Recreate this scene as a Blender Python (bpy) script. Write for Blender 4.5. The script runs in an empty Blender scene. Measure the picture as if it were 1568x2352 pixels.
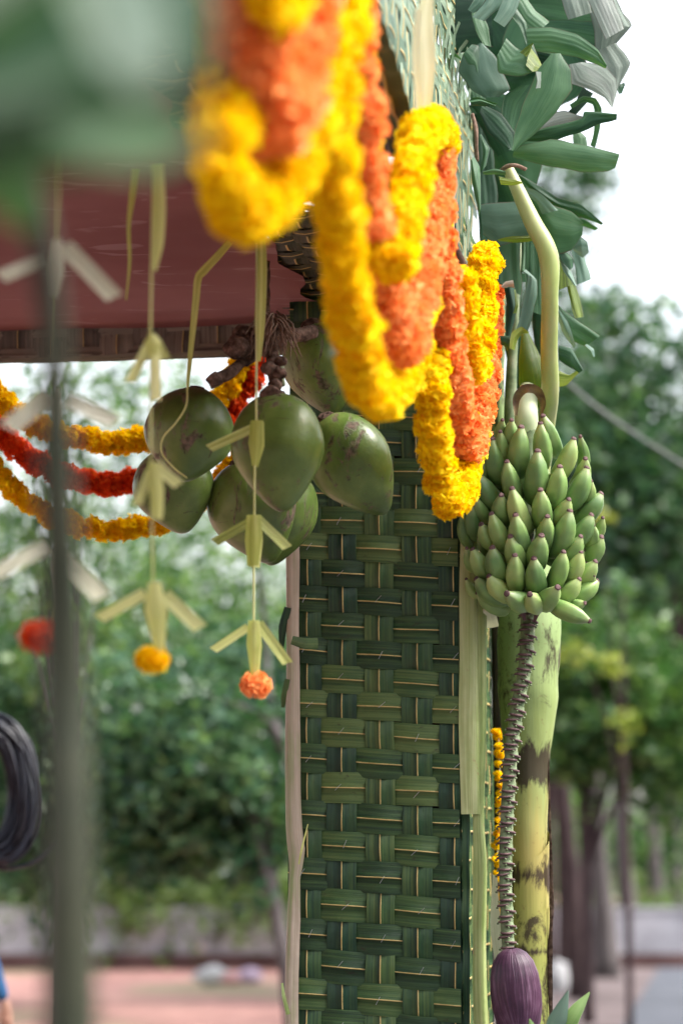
import bpy, math, random
import numpy as np
from mathutils import Vector, Matrix, Euler, noise
random.seed(7); np.random.seed(7)
R = math.radians
scene = bpy.context.scene
C = scene.collection

# ------------------------------------------------------------------ camera, sky, sun, exposure
F = 5553.0                      # focal length in units of the 1568 x 2352 picture grid (85 mm on 24 mm)
HOR = 2000.0
PITCH = math.atan((HOR - 1176.0) / F)
CAMZ = 1.6
cam_d = bpy.data.cameras.new('camera'); cam = bpy.data.objects.new('camera', cam_d); C.objects.link(cam)
cam.location = (0, 0, CAMZ); cam.rotation_euler = (math.pi/2 + PITCH, 0, 0)
cam_d.sensor_fit = 'VERTICAL'; cam_d.sensor_height = 36.0; cam_d.sensor_width = 24.0
cam_d.lens = 36.0 * F / 2352.0
cam_d.clip_start = 0.05; cam_d.clip_end = 3000
cam_d.dof.use_dof = True; cam_d.dof.focus_distance = 6.25; cam_d.dof.aperture_fstop = 1.9
scene.camera = cam
scene.view_settings.view_transform = 'Standard'; scene.view_settings.look = 'None'
scene.view_settings.exposure = 1.68; scene.view_settings.gamma = 1.0
scene.view_settings.use_curve_mapping = False
try:
    scene.cycles.use_denoising = True
    scene.cycles.sample_clamp_indirect = 6.0
except Exception: pass

SUN_EL, SUN_AZ = R(50), R(100)     # azimuth clockwise from +Y: to the right, a little behind the camera
w = bpy.data.worlds.new('World'); scene.world = w; w.use_nodes = True
nt = w.node_tree; nt.nodes.clear()
out = nt.nodes.new('ShaderNodeOutputWorld'); bg = nt.nodes.new('ShaderNodeBackground')
sky = nt.nodes.new('ShaderNodeTexSky'); sky.sky_type = 'NISHITA'; sky.sun_disc = False
sky.sun_elevation = SUN_EL; sky.sun_rotation = SUN_AZ; sky.dust_density = 4.0; sky.air_density = 1.3; sky.ozone_density = 1.0
hs = nt.nodes.new('ShaderNodeHueSaturation'); hs.inputs['Saturation'].default_value = 0.34; hs.inputs['Value'].default_value = 1.15
nt.links.new(sky.outputs[0], hs.inputs['Color']); nt.links.new(hs.outputs[0], bg.inputs[0]); nt.links.new(bg.outputs[0], out.inputs[0])
bg.inputs[1].default_value = 0.14
sd = bpy.data.lights.new('sun', 'SUN'); so = bpy.data.objects.new('sun', sd); C.objects.link(so)
sd.energy = 1.5; sd.angle = R(18); sd.color = (1.0, 0.96, 0.9)
sdir = Vector((math.sin(SUN_AZ)*math.cos(SUN_EL), math.cos(SUN_AZ)*math.cos(SUN_EL), math.sin(SUN_EL)))
so.rotation_euler = sdir.to_track_quat('Z', 'Y').to_euler(); so.location = (0, 0, 30)

# ------------------------------------------------------------------ picture grid -> world
RC = cam.rotation_euler.to_matrix(); CP = Vector((0, 0, CAMZ))
def ray(u, v): return RC @ Vector(((u-784)/F, -(v-1176)/F, -1.0))
def P(u, v, Y):
    r = ray(u, v); return CP + r*(Y/r.y)
def G(u, v, z=0.0):
    r = ray(u, v); return CP + r*((z-CAMZ)/r.z)
PX = 1.0/F
ey = ray(1700, HOR); ey.z = 0; ey.normalize()
ex = Vector((ey.y, -ey.x, 0))
C0 = P(1057, HOR, 6.4); C0.z = 0
def S(a, b, z): return C0 + ex*a + ey*b + Vector((0, 0, z))
def FP(u, v, a=0.0):            # point on the plane a = const (parallel to the outer face)
    r = ray(u, v); t = (C0 + ex*a - CP).dot(ex)/r.dot(ex); return CP + r*t
def BP(u, v, b=0.0):            # point on the plane b = const (parallel to the pillar's front)
    r = ray(u, v); t = (C0 + ey*b - CP).dot(ey)/r.dot(ey); return CP + r*t
def loc_s(p): d = p - C0; return d.dot(ex), d.dot(ey), p.z

# ------------------------------------------------------------------ objects
def tag(o, label=None, cat=None, group=None, kind=None):
    if label: o['label'] = label
    if cat: o['category'] = cat
    if group: o['group'] = group
    if kind: o['kind'] = kind
    return o
def empty(name, loc, label=None, cat=None, group=None):
    o = bpy.data.objects.new(name, None); o.location = loc; o.empty_display_size = .05; C.objects.link(o)
    return tag(o, label, cat, group)
def put(name, me, parent=None, matrix=None):
    o = bpy.data.objects.new(name, me); C.objects.link(o)
    if matrix is not None: o.matrix_world = matrix
    if parent is not None:
        o.parent = parent
        o.matrix_parent_inverse = Matrix.Translation(-Vector(parent_loc(parent)))
    return o
def parent_loc(p):
    l = Vector(p.location)
    return l if p.parent is None else l   # parts that carry sub-parts sit at the world origin
def mesh(name, vs, fs, mats, uv=None, mi=None, smooth=True):
    me = bpy.data.meshes.new(name); me.from_pydata([tuple(v) for v in vs], [], fs)
    for m in (mats if isinstance(mats, (list, tuple)) else [mats]): me.materials.append(m)
    if smooth: me.polygons.foreach_set('use_smooth', [True]*len(me.polygons))
    if mi is not None: me.polygons.foreach_set('material_index', mi)
    if uv is not None:
        l = me.uv_layers.new(name='uv')
        vi = np.zeros(len(me.loops), dtype=np.int32); me.loops.foreach_get('vertex_index', vi)
        l.data.foreach_set('uv', np.array(uv, dtype=np.float32)[vi].ravel())
    me.update(); return me
def part(name, vs, fs, mats, parent=None, uv=None, mi=None, smooth=True):
    o = put(name, mesh(name, vs, fs, mats, uv, mi, smooth))
    if parent is not None:
        o.parent = parent
        # world-space vertices: undo every ancestor's translation
        t = Vector((0, 0, 0)); q = parent
        while q is not None: t += Vector(q.location); q = q.parent
        o.location = -t
    return o

class MB:
    def __init__(s): s.v = []; s.f = []; s.uv = []; s.mi = []
    def add(s, vs, fs, uv=None, mi=0):
        n = len(s.v); s.v += [tuple(v) for v in vs]; s.f += [tuple(i+n for i in f) for f in fs]
        s.uv += (uv if uv else [(0, 0)]*len(vs)); s.mi += [mi]*len(fs)
    def part(s, name, mats, parent=None, smooth=True): return part(name, s.v, s.f, mats, parent, s.uv, s.mi, smooth)

def polyline(pts, n, k=.35):
    """between straight segments and a smooth curve"""
    a = catmull(pts, n); m = len(pts)-1; out = []
    for i in range(n+1):
        t = i/n*m; j = min(int(t), m-1); out.append(a[i].lerp(Vector(pts[j]).lerp(Vector(pts[j+1]), t-j), 1-k))
    return out
def catmull(pts, n):
    pts = [Vector(p) for p in pts]
    if len(pts) == 2: return [pts[0].lerp(pts[1], i/n) for i in range(n+1)]
    q = [pts[0]*2-pts[1]] + pts + [pts[-1]*2-pts[-2]]; res = []; m = len(pts)-1
    for i in range(n+1):
        t = i/n*m; k = min(int(t), m-1); t -= k
        a, b, c, d = q[k:k+4]
        res.append(.5*((2*b)+(c-a)*t+(2*a-5*b+4*c-d)*t*t+(3*b-a-3*c+d)*t**3))
    return res
def lerpl(L, t):
    if not isinstance(L, (list, tuple)): return L
    x = t*(len(L)-1); k = min(int(x), len(L)-2); return L[k] + (L[k+1]-L[k])*(x-k)
def tube(pts, rad, n=12, seg=24, cap=True, wob=0.0, flat=1.0, mb=None, mi=0, seed=0):
    mb = mb or MB(); path = catmull(pts, seg); vs = []; uv = []; L = 0; up = None
    for i, p in enumerate(path):
        t = (path[min(i+1, seg)] - path[max(i-1, 0)]).normalized()
        if up is None: up = t.orthogonal().normalized()
        up = (up - t*up.dot(t)).normalized(); sd_ = t.cross(up)
        if i: L += (p-path[i-1]).length
        r = lerpl(rad, i/seg)
        for k in range(n):
            a = 2*math.pi*k/n
            rr = r*(1+wob*noise.noise(Vector((math.cos(a)*1.5+seed, math.sin(a)*1.5, L*12+seed))))
            vs.append(p + up*math.cos(a)*rr + sd_*math.sin(a)*rr*flat); uv.append((L, k/n))
    fs = [(i*n+k, i*n+(k+1) % n, (i+1)*n+(k+1) % n, (i+1)*n+k) for i in range(seg) for k in range(n)]
    if cap: fs += [tuple(range(n-1, -1, -1)), tuple(seg*n+k for k in range(n))]
    mb.add(vs, fs, uv, mi); return mb

# ------------------------------------------------------------------ materials
def mat(name, rough=.5, spec=.5):
    m = bpy.data.materials.new(name); m.use_nodes = True; t = m.node_tree; b = t.nodes['Principled BSDF']
    b.inputs['Roughness'].default_value = rough; b.inputs['Specular IOR Level'].default_value = spec
    return m, t, b
def N(t, k, **kw):
    n = t.nodes.new(k)
    for a, v in kw.items(): setattr(n, a, v)
    return n
def noise_n(t, vec, scale, detail=4, rough=.55, dist=0):
    n = N(t, 'ShaderNodeTexNoise'); n.inputs['Scale'].default_value = scale; n.inputs['Detail'].default_value = detail
    n.inputs['Roughness'].default_value = rough; n.inputs['Distortion'].default_value = dist
    if vec is not None: t.links.new(vec, n.inputs['Vector'])
    return n.outputs['Fac']
def mapping(t, vec, scale, loc=None):
    n = N(t, 'ShaderNodeMapping'); n.inputs['Scale'].default_value = scale; t.links.new(vec, n.inputs['Vector'])
    if loc is not None: t.links.new(loc, n.inputs['Location'])
    return n.outputs[0]
def ramp(t, fac, stops):
    n = N(t, 'ShaderNodeValToRGB'); e = n.color_ramp.elements
    while len(e) < len(stops): e.new(.5)
    for i, (p, c) in enumerate(stops): e[i].position = p; e[i].color = (*c, 1) if len(c) == 3 else c
    t.links.new(fac, n.inputs[0]); return n.outputs[0]
def mix(t, fac, a, b, mode='MIX'):
    n = N(t, 'ShaderNodeMix', data_type='RGBA', blend_type=mode)
    for sock, v in ((n.inputs[0], fac), (n.inputs[6], a), (n.inputs[7], b)):
        if isinstance(v, (int, float)): sock.default_value = v
        elif isinstance(v, tuple): sock.default_value = (*v, 1)
        else: t.links.new(v, sock)
    return n.outputs[2]
def math_n(t, op, a, b=0.0):
    n = N(t, 'ShaderNodeMath', operation=op)
    for s_, v in ((n.inputs[0], a), (n.inputs[1], b)):
        if isinstance(v, (int, float)): s_.default_value = v
        else: t.links.new(v, s_)
    return n.outputs[0]
def bump(t, b, h, strength=.3, dist=.002):
    n = N(t, 'ShaderNodeBump'); n.inputs['Strength'].default_value = strength; n.inputs['Distance'].default_value = dist
    t.links.new(h, n.inputs['Height']); t.links.new(n.outputs[0], b.inputs['Normal'])
def translucent(t, b, col, fac):
    tr = N(t, 'ShaderNodeBsdfTranslucent'); mx = N(t, 'ShaderNodeMixShader'); mx.inputs[0].default_value = fac
    if isinstance(col, tuple): tr.inputs[0].default_value = (*col, 1)
    else: t.links.new(col, tr.inputs[0])
    t.links.new(b.outputs[0], mx.inputs[1]); t.links.new(tr.outputs[0], mx.inputs[2])
    t.links.new(mx.outputs[0], t.nodes['Material Output'].inputs[0])

def leaf_mat(name, cols, stain=(.05, .035, .02), stain_at=.66, fine=70, rough=.42, trans=.12, spec=.5, amt=1.0, edge=0.0, rnd=.30, tint=(1.2, 1.5, .5)):
    """ribbon-like leaf: uv.x metres along it, uv.y 0..1 across"""
    m, t, b = mat(name, rough, spec)
    tc = N(t, 'ShaderNodeTexCoord'); oi = N(t, 'ShaderNodeObjectInfo')
    off = N(t, 'ShaderNodeCombineXYZ'); r17 = math_n(t, 'MULTIPLY', oi.outputs['Random'], 37.0)
    for i in range(3): t.links.new(r17, off.inputs[i])
    st = noise_n(t, mapping(t, tc.outputs['UV'], (1.5, fine*.22, 1), off.outputs[0]), 1.0, 5, .6)
    bl = noise_n(t, mapping(t, tc.outputs['UV'], (6, 2.0, 1), off.outputs[0]), 1.0, 3)
    f = math_n(t, 'ADD', math_n(t, 'MULTIPLY', st, .62 if fine < 100 else .34), math_n(t, 'MULTIPLY', bl, .38 if fine < 100 else .66))
    f = math_n(t, 'ADD', f, math_n(t, 'MULTIPLY', math_n(t, 'SUBTRACT', oi.outputs['Random'], .5), rnd))
    c = ramp(t, f, [(.34, cols[0]), (.50, cols[1]), (.66, cols[2])])
    sp = noise_n(t, mapping(t, tc.outputs['UV'], (16, 3.0, 1), off.outputs[0]), 1.0, 6, .7, .4)
    sm = ramp(t, sp, [(stain_at, (0, 0, 0)), (stain_at+.07, (1, 1, 1))])
    c = mix(t, math_n(t, 'MULTIPLY', sm, .7*amt), c, stain)
    if edge:
        sv = N(t, 'ShaderNodeSeparateXYZ'); t.links.new(tc.outputs['UV'], sv.inputs[0])
        e = math_n(t, 'ABSOLUTE', math_n(t, 'SUBTRACT', sv.outputs[1], .5)); e = math_n(t, 'ADD', e, math_n(t, 'MULTIPLY', math_n(t, 'SUBTRACT', sp, .5), .06))
        c = mix(t, math_n(t, 'MULTIPLY', ramp(t, e, [(.475, (0, 0, 0)), (.495, (1, 1, 1))]), edge), c, (.10, .045, .04))
    t.links.new(c, b.inputs['Base Color'])
    wv = noise_n(t, mapping(t, tc.outputs['UV'], (2, fine, 1)), 1.0, 2)
    big = noise_n(t, tc.outputs['Object'], 18, 2)
    bump(t, b, math_n(t, 'ADD', wv, math_n(t, 'MULTIPLY', big, 2.0)), .5 if fine < 100 else .22, .004)
    rr = math_n(t, 'ADD', math_n(t, 'MULTIPLY', bl, .3), rough-.12); t.links.new(rr, b.inputs['Roughness'])
    if trans: translucent(t, b, mix(t, 1.0, c, tint, 'MULTIPLY'), trans)
    return m
M = {}
M['weave'] = leaf_mat('woven_leaf', [(.014, .040, .016), (.042, .088, .026), (.10, .148, .044)], (.03, .02, .012), .62, 60, .38, .05, .34, rnd=.30)
M['weave_side'] = leaf_mat('woven_leaf_side', [(.016, .042, .018), (.040, .080, .028), (.085, .13, .045)], (.03, .02, .012), .62, 60, .75, .03, .12)
M['weave_v'] = leaf_mat('woven_leaf_dark', [(.010, .038, .020), (.036, .080, .028), (.09, .138, .040)], (.03, .02, .012), .66, 60, .38, .05, .34, rnd=.30)
M['weave_lit'] = leaf_mat('fascia_leaf_lit', [(.04, .09, .045), (.10, .17, .095), (.24, .32, .22)], (.10, .09, .03), .70, 60, .38, .08)  # fascia weave painted paler than the pillar's to carry its sky-lit brightness
M['weave_dry'] = leaf_mat('dry_mat_leaf', [(.10, .085, .07), (.19, .16, .13), (.28, .24, .19)], (.03, .02, .015), .60, 60, .7, .05)
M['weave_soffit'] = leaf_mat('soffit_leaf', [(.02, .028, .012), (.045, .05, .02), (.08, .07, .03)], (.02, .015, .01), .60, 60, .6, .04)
M['trim'] = leaf_mat('pale_sheath', [(.17, .24, .06), (.32, .37, .14), (.48, .50, .26)], (.30, .16, .09), .64, 25, .45, .08)
M['trim_pink'] = leaf_mat('pinkish_sheath', [(.26, .30, .13), (.42, .34, .26), (.56, .46, .37)], (.22, .11, .06), .66, 18, .5, .05)
M['strip'] = leaf_mat('palm_strip', [(.48, .46, .18), (.64, .60, .30), (.76, .72, .46)], (.35, .24, .08), .72, 30, .45, .3)
M['strip_green'] = leaf_mat('palm_strip_green', [(.24, .27, .05), (.45, .46, .13), (.64, .62, .28)], (.25, .2, .05), .72, 30, .45, .3)
M['strip_pale'] = leaf_mat('palm_strip_pale', [(.55, .53, .38), (.70, .68, .52), (.80, .78, .66)], (.5, .4, .2), .74, 30, .45, .2, tint=(1, 1.02, .85))
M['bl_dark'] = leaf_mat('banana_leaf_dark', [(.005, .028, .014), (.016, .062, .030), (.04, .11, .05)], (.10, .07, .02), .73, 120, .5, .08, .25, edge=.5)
M['bl_mid'] = leaf_mat('banana_leaf', [(.022, .070, .032), (.040, .112, .050), (.075, .165, .080)], (.13, .10, .03), .73, 120, .42, .18, .35, edge=.6)
M['bl_pale'] = leaf_mat('banana_leaf_waxy_back', [(.065, .135, .095), (.105, .19, .14), (.17, .26, .20)], (.14, .12, .05), .73, 120, .44, .14, .35, edge=.6, tint=(1, 1.1, .8))
M['bl_grey'] = leaf_mat('banana_leaf_faded_back', [(.11, .15, .12), (.17, .21, .175), (.25, .275, .25)], (.18, .10, .09), .74, 120, .55, .05, .3, edge=.7, tint=(1, 1, .9))
M['bl_lime'] = leaf_mat('banana_leaf_yellowgreen', [(.07, .12, .01), (.15, .22, .02), (.28, .33, .05)], (.14, .07, .01), .68, 60, .4, .18, edge=.7)

def simple(name, cols, scale=20, rough=.6, spec=.3, bs=.4, bd=.003, st=(1, 1, 1), detail=6, trans=0, rnd=0.0):
    m, t, b = mat(name, rough, spec); tc = N(t, 'ShaderNodeTexCoord'); oi = N(t, 'ShaderNodeObjectInfo')
    v = mapping(t, tc.outputs['Object'], st); f = noise_n(t, v, scale, detail, .6)
    if rnd: f = math_n(t, 'ADD', f, math_n(t, 'MULTIPLY', math_n(t, 'SUBTRACT', oi.outputs['Random'], .5), rnd))
    k = len(cols); c = ramp(t, f, [(.3+.4*i/max(k-1, 1), cc) for i, cc in enumerate(cols)])
    t.links.new(c, b.inputs['Base Color']); bump(t, b, f, bs, bd)
    if trans: translucent(t, b, c, trans)
    return m
M['rib'] = simple('leaf_midrib', [(.38, .27, .09), (.58, .44, .18)], 30, .5, .4, .1)
M['pin'] = mat('staple_steel', .35, .6)[0]; M['pin'].node_tree.nodes['Principled BSDF'].inputs['Base Color'].default_value = (.5, .5, .5, 1); M['pin'].node_tree.nodes['Principled BSDF'].inputs['Metallic'].default_value = .8
M['yellow'] = simple('marigold_yellow', [(.88, .50, .0), (.96, .68, .0), (.98, .78, .012)], 55, .7, .15, .3, .002, trans=.38, rnd=.25)
M['orange'] = simple('marigold_orange', [(.92, .26, .04), (.97, .38, .11), (.99, .48, .18)], 55, .7, .15, .3, .002, trans=.38, rnd=.25)
M['red'] = simple('marigold_red', [(.60, .04, .006), (.80, .09, .012), (.88, .14, .02)], 55, .7, .15, .3, .002, trans=.42, rnd=.25)  # orange-red heads, darkened in colour for the backlit shade at the rear
M['wood'] = simple('brown_pole', [(.05, .025, .018), (.12, .06, .045)], 14, .8, .2, .6)
M['fibre'] = simple('coconut_fibre', [(.03, .018, .014), (.11, .07, .055), (.24, .16, .13)], 60, .9, .1, .9, .005)
M['rope'] = simple('jute_rope', [(.16, .10, .075), (.32, .22, .17)], 90, .9, .1, .8)
M['soil'] = None
M['haze_none'] = None
def cloth_mat():
    m, t, b = mat('red_ceiling_cloth', .75, .2); tc = N(t, 'ShaderNodeTexCoord')
    f = noise_n(t, tc.outputs['Object'], 1.6, 4); c = ramp(t, f, [(.35, (.26, .095, .09)), (.65, (.34, .145, .135))])
    s_ = noise_n(t, mapping(t, tc.outputs['Object'], (5, 16, 1)), 1.0, 3, .5, .8)
    c = mix(t, math_n(t, 'MULTIPLY', ramp(t, s_, [(.61, (0, 0, 0)), (.66, (1, 1, 1))]), .30), c, (.62, .42, .42))
    t.links.new(c, b.inputs['Base Color']); translucent(t, b, c, .25); return m
M['cloth'] = cloth_mat()
def coconut_mat():
    m, t, b = mat('coconut_husk', .32, .45); tc = N(t, 'ShaderNodeTexCoord'); oi = N(t, 'ShaderNodeObjectInfo')
    off = N(t, 'ShaderNodeCombineXYZ'); r = math_n(t, 'MULTIPLY', oi.outputs['Random'], 23.0)
    for i in range(3): t.links.new(r, off.inputs[i])
    v = mapping(t, tc.outputs['Object'], (1, 1, 1), off.outputs[0])
    f = noise_n(t, v, 7, 4); c = ramp(t, f, [(.3, (.055, .095, .018)), (.5, (.105, .165, .032)), (.7, (.19, .26, .065))])
    s1 = noise_n(t, mapping(t, v, (1, 1, .45)), 20, 7, .72, .8); s2 = noise_n(t, v, 5, 3)
    sm = ramp(t, math_n(t, 'ADD', math_n(t, 'MULTIPLY', s1, .6), math_n(t, 'MULTIPLY', s2, .4)), [(.535, (0, 0, 0)), (.575, (1, 1, 1))])
    sc = ramp(t, noise_n(t, v, 70, 3), [(.35, (.035, .018, .015)), (.65, (.20, .12, .10))])
    c = mix(t, math_n(t, 'MULTIPLY', sm, .85), c, sc)
    ln = noise_n(t, mapping(t, v, (9, 9, 60)), 1.0, 2, .5, 3.0)
    lm = ramp(t, ln, [(.70, (0, 0, 0)), (.73, (1, 1, 1))]); c = mix(t, math_n(t, 'MULTIPLY', lm, .6), c, (.06, .035, .02))
    t.links.new(c, b.inputs['Base Color']); bump(t, b, math_n(t, 'SUBTRACT', noise_n(t, v, 30, 3), sm), .35, .004)
    rr = math_n(t, 'ADD', math_n(t, 'MULTIPLY', sm, .4), .36); t.links.new(rr, b.inputs['Roughness']); return m
M['coco'] = coconut_mat()
def banana_mat():
    m, t, b = mat('green_banana_skin', .42, .45); tc = N(t, 'ShaderNodeTexCoord'); oi = N(t, 'ShaderNodeObjectInfo')
    f = math_n(t, 'ADD', noise_n(t, tc.outputs['Object'], 9, 3), math_n(t, 'MULTIPLY', math_n(t, 'SUBTRACT', oi.outputs['Random'], .5), .30))
    c = ramp(t, f, [(.3, (.10, .19, .06)), (.5, (.19, .31, .09)), (.72, (.33, .43, .14))])
    sx = N(t, 'ShaderNodeSeparateXYZ'); t.links.new(tc.outputs['UV'], sx.inputs[0])   # uv.x 0..1 base to tip
    c = mix(t, ramp(t, sx.outputs[0], [(.80, (0, 0, 0)), (.95, (.45, .45, .45))]), c, (.42, .45, .22))
    sp = ramp(t, noise_n(t, tc.outputs['Object'], 130, 2), [(.70, (0, 0, 0)), (.76, (1, 1, 1))])
    c = mix(t, math_n(t, 'MULTIPLY', sp, .45), c, (.08, .05, .02))
    t.links.new(c, b.inputs['Base Color']); b.inputs['Subsurface Weight'].default_value = 0.0
    bump(t, b, noise_n(t, tc.outputs['Object'], 60, 3), .12, .002); return m
M['banana'] = banana_mat()
M['btip'] = simple('banana_tip', [(.05, .03, .03), (.17, .10, .10)], 120, .8, .2, .5)
def stem_mat():
    m, t, b = mat('banana_pseudostem', .55, .25); tc = N(t, 'ShaderNodeTexCoord')
    sx = N(t, 'ShaderNodeSeparateXYZ'); t.links.new(tc.outputs['Object'], sx.inputs[0])
    n1 = noise_n(t, mapping(t, tc.outputs['Object'], (22, 22, 2.2)), 1.0, 5)
    # the living sheath is pale green above and yellows where it has aged lower down
    h = math_n(t, 'ADD', sx.outputs[2], math_n(t, 'MULTIPLY', n1, .5))
    c = ramp(t, math_n(t, 'MULTIPLY', math_n(t, 'SUBTRACT', h, 1.2), .6), [(.18, (.20, .23, .03)), (.42, (.34, .26, .06)), (.56, (.20, .25, .06)), (.80, (.20, .31, .11))])
    c = mix(t, math_n(t, 'MULTIPLY', n1, .35), c, (.46, .48, .26))
    n2 = noise_n(t, mapping(t, tc.outputs['Object'], (16, 16, 7)), 1.0, 8, .72, .5)
    n3 = noise_n(t, tc.outputs['Object'], 2.6, 2)
    sm = ramp(t, math_n(t, 'ADD', math_n(t, 'MULTIPLY', n2, .6), math_n(t, 'MULTIPLY', n3, .4)), [(.545, (0, 0, 0)), (.60, (1, 1, 1))])
    c = mix(t, math_n(t, 'MULTIPLY', sm, .9), c, (.03, .016, .012))
    sp = ramp(t, noise_n(t, tc.outputs['Object'], 75, 4), [(.62, (0, 0, 0)), (.70, (1, 1, 1))]); c = mix(t, math_n(t, 'MULTIPLY', sp, .4), c, (.16, .08, .04))
    for zc, hw in ((P(1210, 1760, 6.7).z, .055), (P(1210, 2010, 6.7).z, .045), (P(1210, 2185, 6.7).z, .02)):
        d = math_n(t, 'DIVIDE', math_n(t, 'ABSOLUTE', math_n(t, 'SUBTRACT', sx.outputs[2], zc)), hw)
        k_ = math_n(t, 'SUBTRACT', math_n(t, 'ADD', math_n(t, 'MULTIPLY', n2, 1.5), math_n(t, 'MULTIPLY', n1, .9)), math_n(t, 'MULTIPLY', d, .28))
        c = mix(t, math_n(t, 'MULTIPLY', ramp(t, k_, [(.84, (0, 0, 0)), (1.04, (1, 1, 1))]), .92), c, (.028, .014, .012))
    t.links.new(c, b.inputs['Base Color']); bump(t, b, noise_n(t, mapping(t, tc.outputs['Object'], (90, 90, 4)), 1.0, 3), .3, .003); return m
M['stem'] = stem_mat()
M['petiole'] = simple('banana_petiole', [(.20, .28, .07), (.32, .38, .13), (.44, .42, .22)], 7, .38, .5, .1, .002, (1, 1, .35))
M['peduncle'] = simple('banana_peduncle', [(.36, .44, .26), (.52, .56, .38)], 9, .45, .4, .1)
M['rachis'] = simple('banana_rachis', [(.07, .105, .05), (.15, .20, .10), (.26, .28, .18)], 26, .6, .3, .5)
M['scar'] = simple('banana_bract_scar', [(.06, .035, .04), (.15, .09, .09)], 60, .7, .2, .6)
def bud_mat():
    m, t, b = mat('banana_blossom', .5, .4); tc = N(t, 'ShaderNodeTexCoord')
    st = noise_n(t, mapping(t, tc.outputs['UV'], (1.2, 55, 1)), 1.0, 3); bl = noise_n(t, tc.outputs['Object'], 12, 4)
    f = math_n(t, 'ADD', math_n(t, 'MULTIPLY', st, .5), math_n(t, 'MULTIPLY', bl, .5))
    c = ramp(t, f, [(.36, (.022, .008, .02)), (.52, (.065, .022, .05)), (.68, (.17, .10, .15))])
    t.links.new(c, b.inputs['Base Color']); bump(t, b, st, .6, .004); return m
M['bud'] = bud_mat()
def foliage(name, cols, trans=.35, rough=.34):
    m, t, b = mat(name, rough, .4); tc = N(t, 'ShaderNodeTexCoord'); ge = N(t, 'ShaderNodeNewGeometry')
    f = math_n(t, 'ADD', math_n(t, 'MULTIPLY', ge.outputs['Random Per Island'], .5), math_n(t, 'MULTIPLY', noise_n(t, tc.outputs['Object'], .9, 3), .5))
    c = ramp(t, f, [(.25, cols[0]), (.5, cols[1]), (.78, cols[2])])
    t.links.new(c, b.inputs['Base Color']); translucent(t, b, mix(t, 1.0, c, (1.3, 1.5, .7), 'MULTIPLY'), trans); return m
M['fol_a'] = foliage('tree_leaves', [(.022, .070, .024), (.065, .150, .045), (.18, .27, .08)])
M['fol_b'] = foliage('tree_leaves_dark', [(.014, .048, .030), (.042, .110, .055), (.13, .21, .09)])  # leaf colour lightened and blued in place of haze over the trees
M['fol_c'] = foliage('shrub_leaves', [(.06, .10, .03), (.12, .18, .06), (.20, .26, .10)])
M['fol_y'] = foliage('yellow_green_leaves', [(.12, .17, .03), (.24, .28, .05), (.36, .36, .08)])
M['bark'] = simple('grey_bark', [(.06, .05, .05), (.13, .115, .115)], 9, .85, .2, .8, .02, (1, 1, .3))
M['bark_d'] = simple('dark_bark', [(.03, .018, .02), (.075, .05, .05)], 9, .85, .2, .8, .02, (1, 1, .3))
M['cable'] = simple('black_cable', [(.005, .006, .012), (.016, .018, .03)], 6, .35, .5, .1)
def ground_mat():
    m, t, b = mat('red_soil', .9, .2); tc = N(t, 'ShaderNodeTexCoord')
    a = noise_n(t, mapping(t, tc.outputs['Object'], (.35, .18, 1)), 1.0, 6); f = noise_n(t, tc.outputs['Object'], 3.0, 6)
    c = ramp(t, math_n(t, 'ADD', math_n(t, 'MULTIPLY', a, .5), math_n(t, 'MULTIPLY', f, .5)), [(.32, (.13, .07, .06)), (.48, (.30, .155, .135)), (.66, (.44, .25, .21))])
    g = ramp(t, noise_n(t, mapping(t, tc.outputs['Object'], (.3, .2, 1)), 1.0, 5), [(.50, (0, 0, 0)), (.62, (1, 1, 1))])
    c = mix(t, math_n(t, 'MULTIPLY', g, .6), c, (.17, .20, .10))
    t.links.new(c, b.inputs['Base Color']); bump(t, b, f, .7, .03); return m
M['soil'] = ground_mat()
M['asphalt'] = simple('asphalt', [(.055, .06, .075), (.10, .105, .125)], 1.2, .75, .3, .4, .01)
M['verge'] = simple('road_verge', [(.06, .045, .045), (.13, .10, .10), (.19, .15, .15)], .8, .9, .2, .5, .02)
M['wallm'] = simple('old_plaster', [(.20, .20, .22), (.40, .39, .43), (.55, .54, .58)], 1.1, .9, .2, .8, .03)
M['wallbase'] = simple('dark_plinth', [(.07, .035, .035), (.15, .085, .08)], 1.3, .9, .2, .8, .03)  # plinth in a darker, redder brown than the wall above

# ------------------------------------------------------------------ the setting
def struct(o): o['kind'] = 'structure'; return o
def sheet(name, x0, x1, y0, y1, z, m, nx=60, ny=60, amp=0.0):
    vs = []; fs = []
    for j in range(ny+1):
        for i in range(nx+1):
            x = x0+(x1-x0)*i/nx; y = y0+(y1-y0)*(j/ny)**2
            vs.append((x, y, z + amp*noise.noise(Vector((x*.35, y*.35, 3)))))
    for j in range(ny):
        for i in range(nx): k = j*(nx+1)+i; fs.append((k, k+1, k+nx+2, k+nx+1))
    return struct(part(name, vs, fs, m))
sheet('ground', -400, 400, -12, 1500, -.03, M['soil'], 80, 90, .03)
# road along the pavilion's side, receding to the right
rd = ray(1650, HOR); rd.z = 0; rd.normalize(); rn = Vector((rd.y, -rd.x, 0))
rl = G(1432, 2352); rl.z = 0
def roadstrip(name, off0, off1, z0, z1, m):
    vs = []; fs = []; n = 40
    for i in range(n+1):
        d = -40 + 340*(i/n)
        for o_, z in ((off0, z0), (off1, z1)): p = rl + rd*d + rn*o_; vs.append((p.x, p.y, z))
    for i in range(n): fs.append((2*i, 2*i+1, 2*i+3, 2*i+2))
    return struct(part(name, vs, fs, m))
roadstrip('road', 0, 6.2, .012, .02, M['asphalt'])
roadstrip('road_verge', -1.6, 0, .008, .010, M['verge'])

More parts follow.
